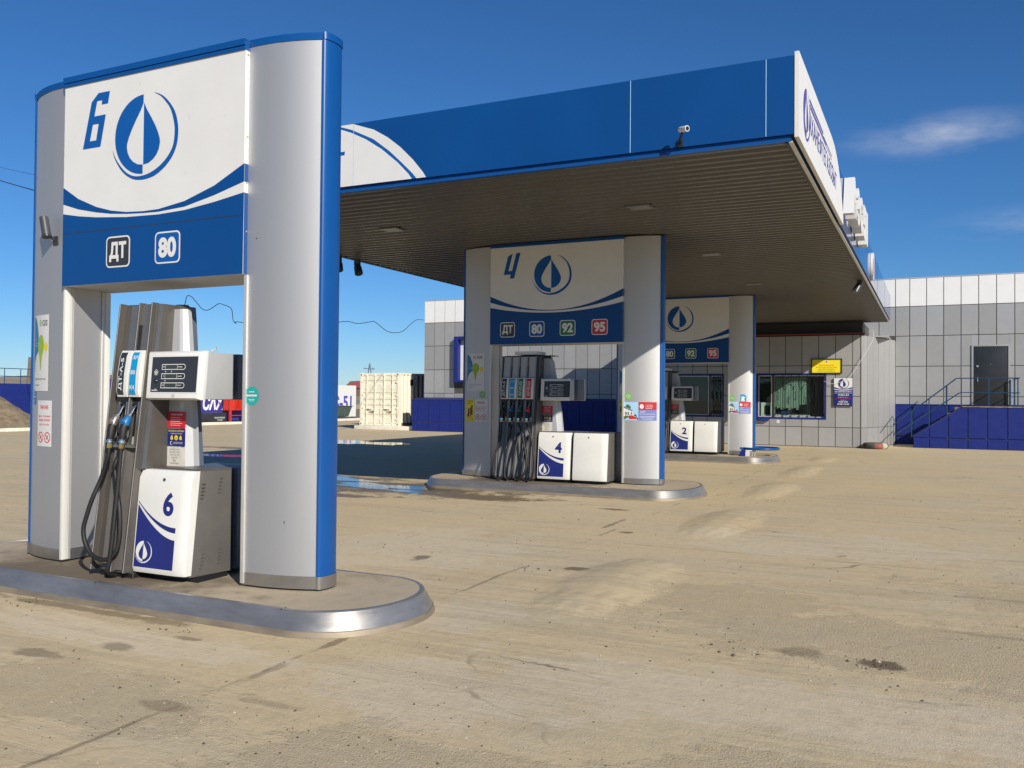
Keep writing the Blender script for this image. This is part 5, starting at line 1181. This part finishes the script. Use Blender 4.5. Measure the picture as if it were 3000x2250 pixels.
for k, (a, c) in enumerate(((x0+.14, (x0+x1)/2-.01), ((x0+x1)/2+.01, x1-.14))):
    b = MB(); prof = [(z0+.11, 0)]
    for zc in (.62, 1.05, 1.32, 1.62, 2.18): prof += [(zc-.09, 0), (zc-.06, .03), (zc+.06, .03), (zc+.09, 0)]
    prof.append((z1-.13, 0)); prof.sort()
    for q in range(len(prof)-1): b.add([(a, y0+.03+prof[q][1], prof[q][0]), (c, y0+.03+prof[q][1], prof[q][0]), (c, y0+.03+prof[q+1][1], prof[q+1][0]), (a, y0+.03+prof[q+1][1], prof[q+1][0])], [(0, 1, 2, 3)], contM)
    d_ = b.build('door', ct, ang=15)
    for xx in (a+.24, c-.24):
        b = MB(); b.tube([(xx, y0+.0, z0+.03), (xx, y0+.0, z1-.03)], .019, contM, 8)
        for zz_ in (z0+.1, .8, 1.9, z1-.12): b.box(xx-.045, xx+.045, y0-.012, y0+.03, zz_-.03, zz_+.03, contM)
        b.tube([(xx-.01, y0-.03, .93-.10*(xx > a+.5)), (xx+.30*(1 if xx < a+.5 else -1), y0-.03, .93-.10*(xx > a+.5))], .014, nozgrey, 6); b.box(xx+.1*(1 if xx < a+.5 else -1)-.03, xx+.1*(1 if xx < a+.5 else -1)+.03, y0-.045, y0+.02, .90-.10*(xx > a+.5), .96-.10*(xx > a+.5), nozgrey); b.build('lock_rod', d_, ang=40)
    b = MB(); xh = a+.01 if k == 0 else c-.01
    for zz_ in (.5, 1.0, 1.6, 2.2): b.box(xh-.05, xh+.05, y0-.01, y0+.028, zz_-.04, zz_+.04, contM)
    b.build('hinges', d_)
b = MB(); dx0, dx1, dy0 = -21.78, -20.65, 34.9; pts = []; x = dx0
b.box(dx0, dx1, dy0+.06, 41, .1, 2.57, contD)
while x < dx1: b.hexa([(x, dy0+.06, .2), (x+.17, dy0+.06, .2), (x+.17, dy0+.059, .2), (x, dy0+.059, .2), (x, dy0+.06, 2.5), (x+.17, dy0+.06, 2.5), (x+.17, dy0+.059, 2.5), (x, dy0+.059, 2.5)], contD); b.box(x+.02, x+.10, dy0, dy0+.057, .2, 2.5, contD); x += .2
b.box(dx0, dx1, dy0-.01, dy0+.055, 2.505, 2.6, contD); tag(b.build('dark_container'), 'dark blue ribbed container in shade between the cream container and the building', 'container')

# kerb along the yard edge
b = MB()
for k in range(32): b.box(-33.45+.003*(k % 3), -33.05, 12+1.5*k, 13.49+1.5*k, 0, .125+.004*((k*7) % 3), kerbM)
tag(b.build('perimeter_kerb', None, .01), 'long white painted kerb along the far left edge of the yard', 'kerb')
b = MB(); b.box(-60, -33.46, 5, 90, -.2, .10, bankM); struct(b.build('verge'))
# retaining wall with railing, and the dry bank in front of it
t = thing('retaining_wall', 'navy blue retaining wall with pipe railing at the far left edge of the yard', 'wall', (-36, 20, 0))
b = MB(); b.box(-36.2, -36, 8, 27.5, 0, 1.95, navyP); b.build('wall_face', t); b = MB()
for z in (2.60, 2.26): b.tube([(-36.05, 8, z), (-36.05, 27.4, z)], .018, railM, 6)
for k in range(26): b.tube([(-36.05, 8+.74*k+.16, 1.95), (-36.05, 8+.74*k+.16, 2.60)], .018, railM, 6)
b.build('railing', t)
b = MB(); vs = []; fs = []; n1, n2 = 70, 14
for i in range(n1+1):
    y = 10+16*i/n1; hw = 1.52 if y < 24.1 else max(.22, 1.52-.72*(y-24.1)) if y < 26 else .2
    for j in range(n2+1):
        s = j/n2; z = .1+(hw-.1)*(1-s)**1.1+random.uniform(-.05, .05)*(0 if j == n2 else 1); vs.append((-35.98+2.5*s, y, z))
for i in range(n1):
    for j in range(n2): fs.append((i*(n2+1)+j, i*(n2+1)+j+1, (i+1)*(n2+1)+j+1, (i+1)*(n2+1)+j))
b.add(vs, fs, bankM); struct(b.build('dirt_bank', ang=60))
# billboard
t = thing('billboard', 'long low blue and white billboard with white letters standing along the yard edge', 'billboard', (-34.5, 37, .1))
b = MB(); b.box(-34.6, -34.5, 27.2, 43.0, .16, 2.24, boardB); b.box(-34.6, -34.5, 43.0, 47.8, .2, 2.24, whiteB); b.build('board', t)
b = MB(); F = P((-34.5, 0, 0), Y, Z); b.text('САХАНЕФТЕГАЗСБЫТ', F, 34.28, .69, 7.6, .86, .004, boardT, bold=.04, shear=.2); b.flat([arc(33.05, .95, .92, 0, 360, 32)[:-1], arc(33.0, .95, .86, 0, 360, 32)[:-1][::-1]], F, .004, boardT); emblem(b, F, 32.95, .95, .6, .004, boardT, boardB)
b.text('АЗС-51', F, 43.7, .72, 3.62, .90, .004, boardN, bold=.03); b.build('letters', t)
b = MB()
for k in range(11): b.box(-34.75, -34.61, 27.6+2*k, 27.7+2*k, 0, 2.2, poleM)
b.build('posts', t)
t = thing('waste_box', 'black oily waste box with white lettering in front of the blue billboard', 'box', (-33.9, 34.6, .1))
b = MB(); b.box(-34.35, -33.75, 33.9, 35.22, .10, .60, charcoal); b.build('box', t, .02); b = MB(); F = P((-33.75, 0, 0), Y, Z); b.text('ЗАМАЗУЧЕННЫЕ', F, 34.72, .30, .74, .085, .004, whiteB, bold=.02, align='C'); b.text('ОТХОДЫ', F, 34.74, .175, .40, .085, .004, whiteB, bold=.02, align='C'); b.build('lettering', t)
t = thing('fire_stand', 'red metal fire stand with open boxes on legs in front of the blue billboard', 'stand', (-33.9, 36.2, .1))
b = MB(); b.box(-34.25, -34.21, 35.5, 36.95, .70, 1.75, redpaint)
for (a, c) in ((35.5, 35.96), (36.02, 36.36), (36.42, 36.95)): b.box(-34.20, -33.85, a, a+.03, .72, 1.30, redpaint); b.box(-34.20, -33.85, c-.03, c, .72, 1.30, redpaint); b.box(-34.20, -33.85, a+.03, c-.03, .72, .76, redpaint)
b.box(-33.87, -33.84, 35.5, 35.94, .72, 1.30, redpaint); b.box(-33.87, -33.84, 36.6, 36.95, .72, 1.30, redpaint); b.build('boxes', t)
for (y, ) in ((35.56,), (36.52,)): b = MB(); b.box(-33.92, -33.82, y, y+.11, .10, .715, redpaint); b.build('leg', t)
b = MB(); b.box(-33.89, -33.85, 35.67, 36.52, .42, .46, redpaint); b.build('crossbar', t)
t = thing('waste_skip', 'dark green open skip in front of the white end of the billboard', 'skip', (-33.7, 44.9, .12))
b = MB(); b.loft([[(-34.2, 43.4, .25), (-33.7, 43.4, .25), (-33.7, 45.9, .25), (-34.2, 45.9, .25)], [(-34.35, 43.2, .88), (-33.55, 43.2, .88), (-33.55, 46.08, .88), (-34.35, 46.08, .88)]], skipM); b.build('body', t)
b = MB(); b.box(-34.4, -33.5, 43.15, 46.15, .885, .92, skipM); b.build('rim', t); b = MB(); b.box(-34.3, -33.6, 43.3, 46.5, .12, .20, skipM)
for q in (43.9, 44.6, 45.3): b.box(-33.66, -33.60, q, q+.08, .22, .86, skipM)
b.build('base', t)
# far house, pole, lamp, leaning post
t = thing('far_house', 'distant brown house with a red gabled roof behind the billboard', 'house', (-175, 244, 0))
b = MB(); b.box(-179.2, -172.0, 241, 249, 0, 4.55, brownM); b.prism([(0, 0), (8, 0), (4, 2.3)], P((-172.0, 241, 4.55), Y, Z), -7.2, 0, brownM); b.build('wall', t)
b = MB()
A = [(-177.9, 240.6, 4.4), (-171.6, 240.6, 4.4), (-173.9, 245, 6.95), (-177.0, 245, 6.95), (-177.9, 249.4, 4.4), (-171.6, 249.4, 4.4)]
b.add(A, [(0, 1, 2, 3), (5, 4, 3, 2), (1, 5, 2), (4, 0, 3)], roofM); b.build('roof', t)
t = thing('utility_pole', 'distant A shaped utility pole with a crossarm above the cream container', 'utility pole', (-105, 150, 0))
b = MB()
for s_ in (-1, 1): b.tube([(-105+1.5*s_, 150, 0), (-104.92+.05*s_, 150, 8.2)], [.14, .11], poleM, 8)
b.tube([(-104.9, 150, 7.9), (-104.85, 150, 8.5)], .1, poleM, 8); b.build('legs', t); b = MB(); b.tube([(-106.4, 150, 7.38), (-103.75, 150, 7.22)], .075, poleM, 6)
for q in (-106.3, -105.9, -104.2, -103.85): b.tube([(q, 150, 7.3), (q, 150, 7.55)], .07, poleM, 6)
b.build('crossarm', t)
b = MB(); b.tube([(-56.6, 40, .1), (-56.3, 40, 4.05)], [.15, .11], woodM, 8); tag(b.build('leaning_post'), 'weathered leaning wooden post beyond the blue retaining wall', 'post')
t = thing('far_lamp_post', 'slim distant lamp post with a pale head above the display of pump 6', 'lamp post', (-59.1, 60, 0)); b = MB(); b.tube([(-59.1, 60, 0), (-59.1, 60, 5.55)], .05, strip, 6); b.build('post', t); b = MB(); b.tube([(-59.3, 60, 5.55), (-58.85, 60, 5.75)], [.12, .05], whiteB, 8); b.tube([(-58.9, 60, 5.6), (-58.75, 60, 5.95)], .05, strip, 6); b.build('lamp_head', t)
# wires
cb = [(-20.56, 33.6, 4.972), (-19.955, 32.0, 4.829), (-19.297, 30.5, 4.527), (-18.738, 29.0, 4.094), (-18.145, 27.5, 3.906), (-17.517, 26.0, 3.869), (-16.576, 24.0, 3.968), (-16.081, 23.0, 3.882), (-15.102, 21.0, 3.637), (-14.363, 19.5, 3.551), (-13.249, 17.5, 3.326), (-10.069, 12.0, 2.663), (-8.006, 8.6, 2.446), (-7.533, 8.0, 2.371), (-7.392, 7.8, 2.386), (-7.04, 7.4, 2.467), (-6.77, 7.0, 2.463), (-6.646, 6.8, 2.448), (-6.442, 6.5, 2.366), (-6.309, 6.3, 2.322), (-6.173, 6.1, 2.317), (-6.034, 5.9, 2.349), (-5.788, 5.6, 2.356), (-5.524, 5.3, 2.315), (-5.441, 5.2, 2.239), (-5.391, 5.12, 2.17)]
b = MB(); pts = spline(cb, 5); b.tube(pts, [.003+.009*max(0, min(1, (p.y-5)/20)) for p in pts], wireM, 5); tag(b.build('overhead_cable'), 'thin wavy black cable strung from the building corner to the top of pump 6', 'cable')
b = MB(); b.tube([(-41.13, 25, 12.13), (-30, 20.2, 9.1), (-20, 14.9, 6.5), (-9.93, 9.1, 4.15)], .016, wireM, 5); tag(b.build('power_line'), 'lower and thicker of the two power wires coming in from the upper left', 'wire', 'power wires at the left')
b = MB(); b.tube([(-49.4, 30, 14.75), (-30, 20.8, 9.6), (-9.95, 9.12, 4.3)], .007, wireM, 5); tag(b.build('power_line'), 'upper and thinner of the two power wires coming in from the upper left', 'wire', 'power wires at the left')
print('objects', len(bpy.data.objects))
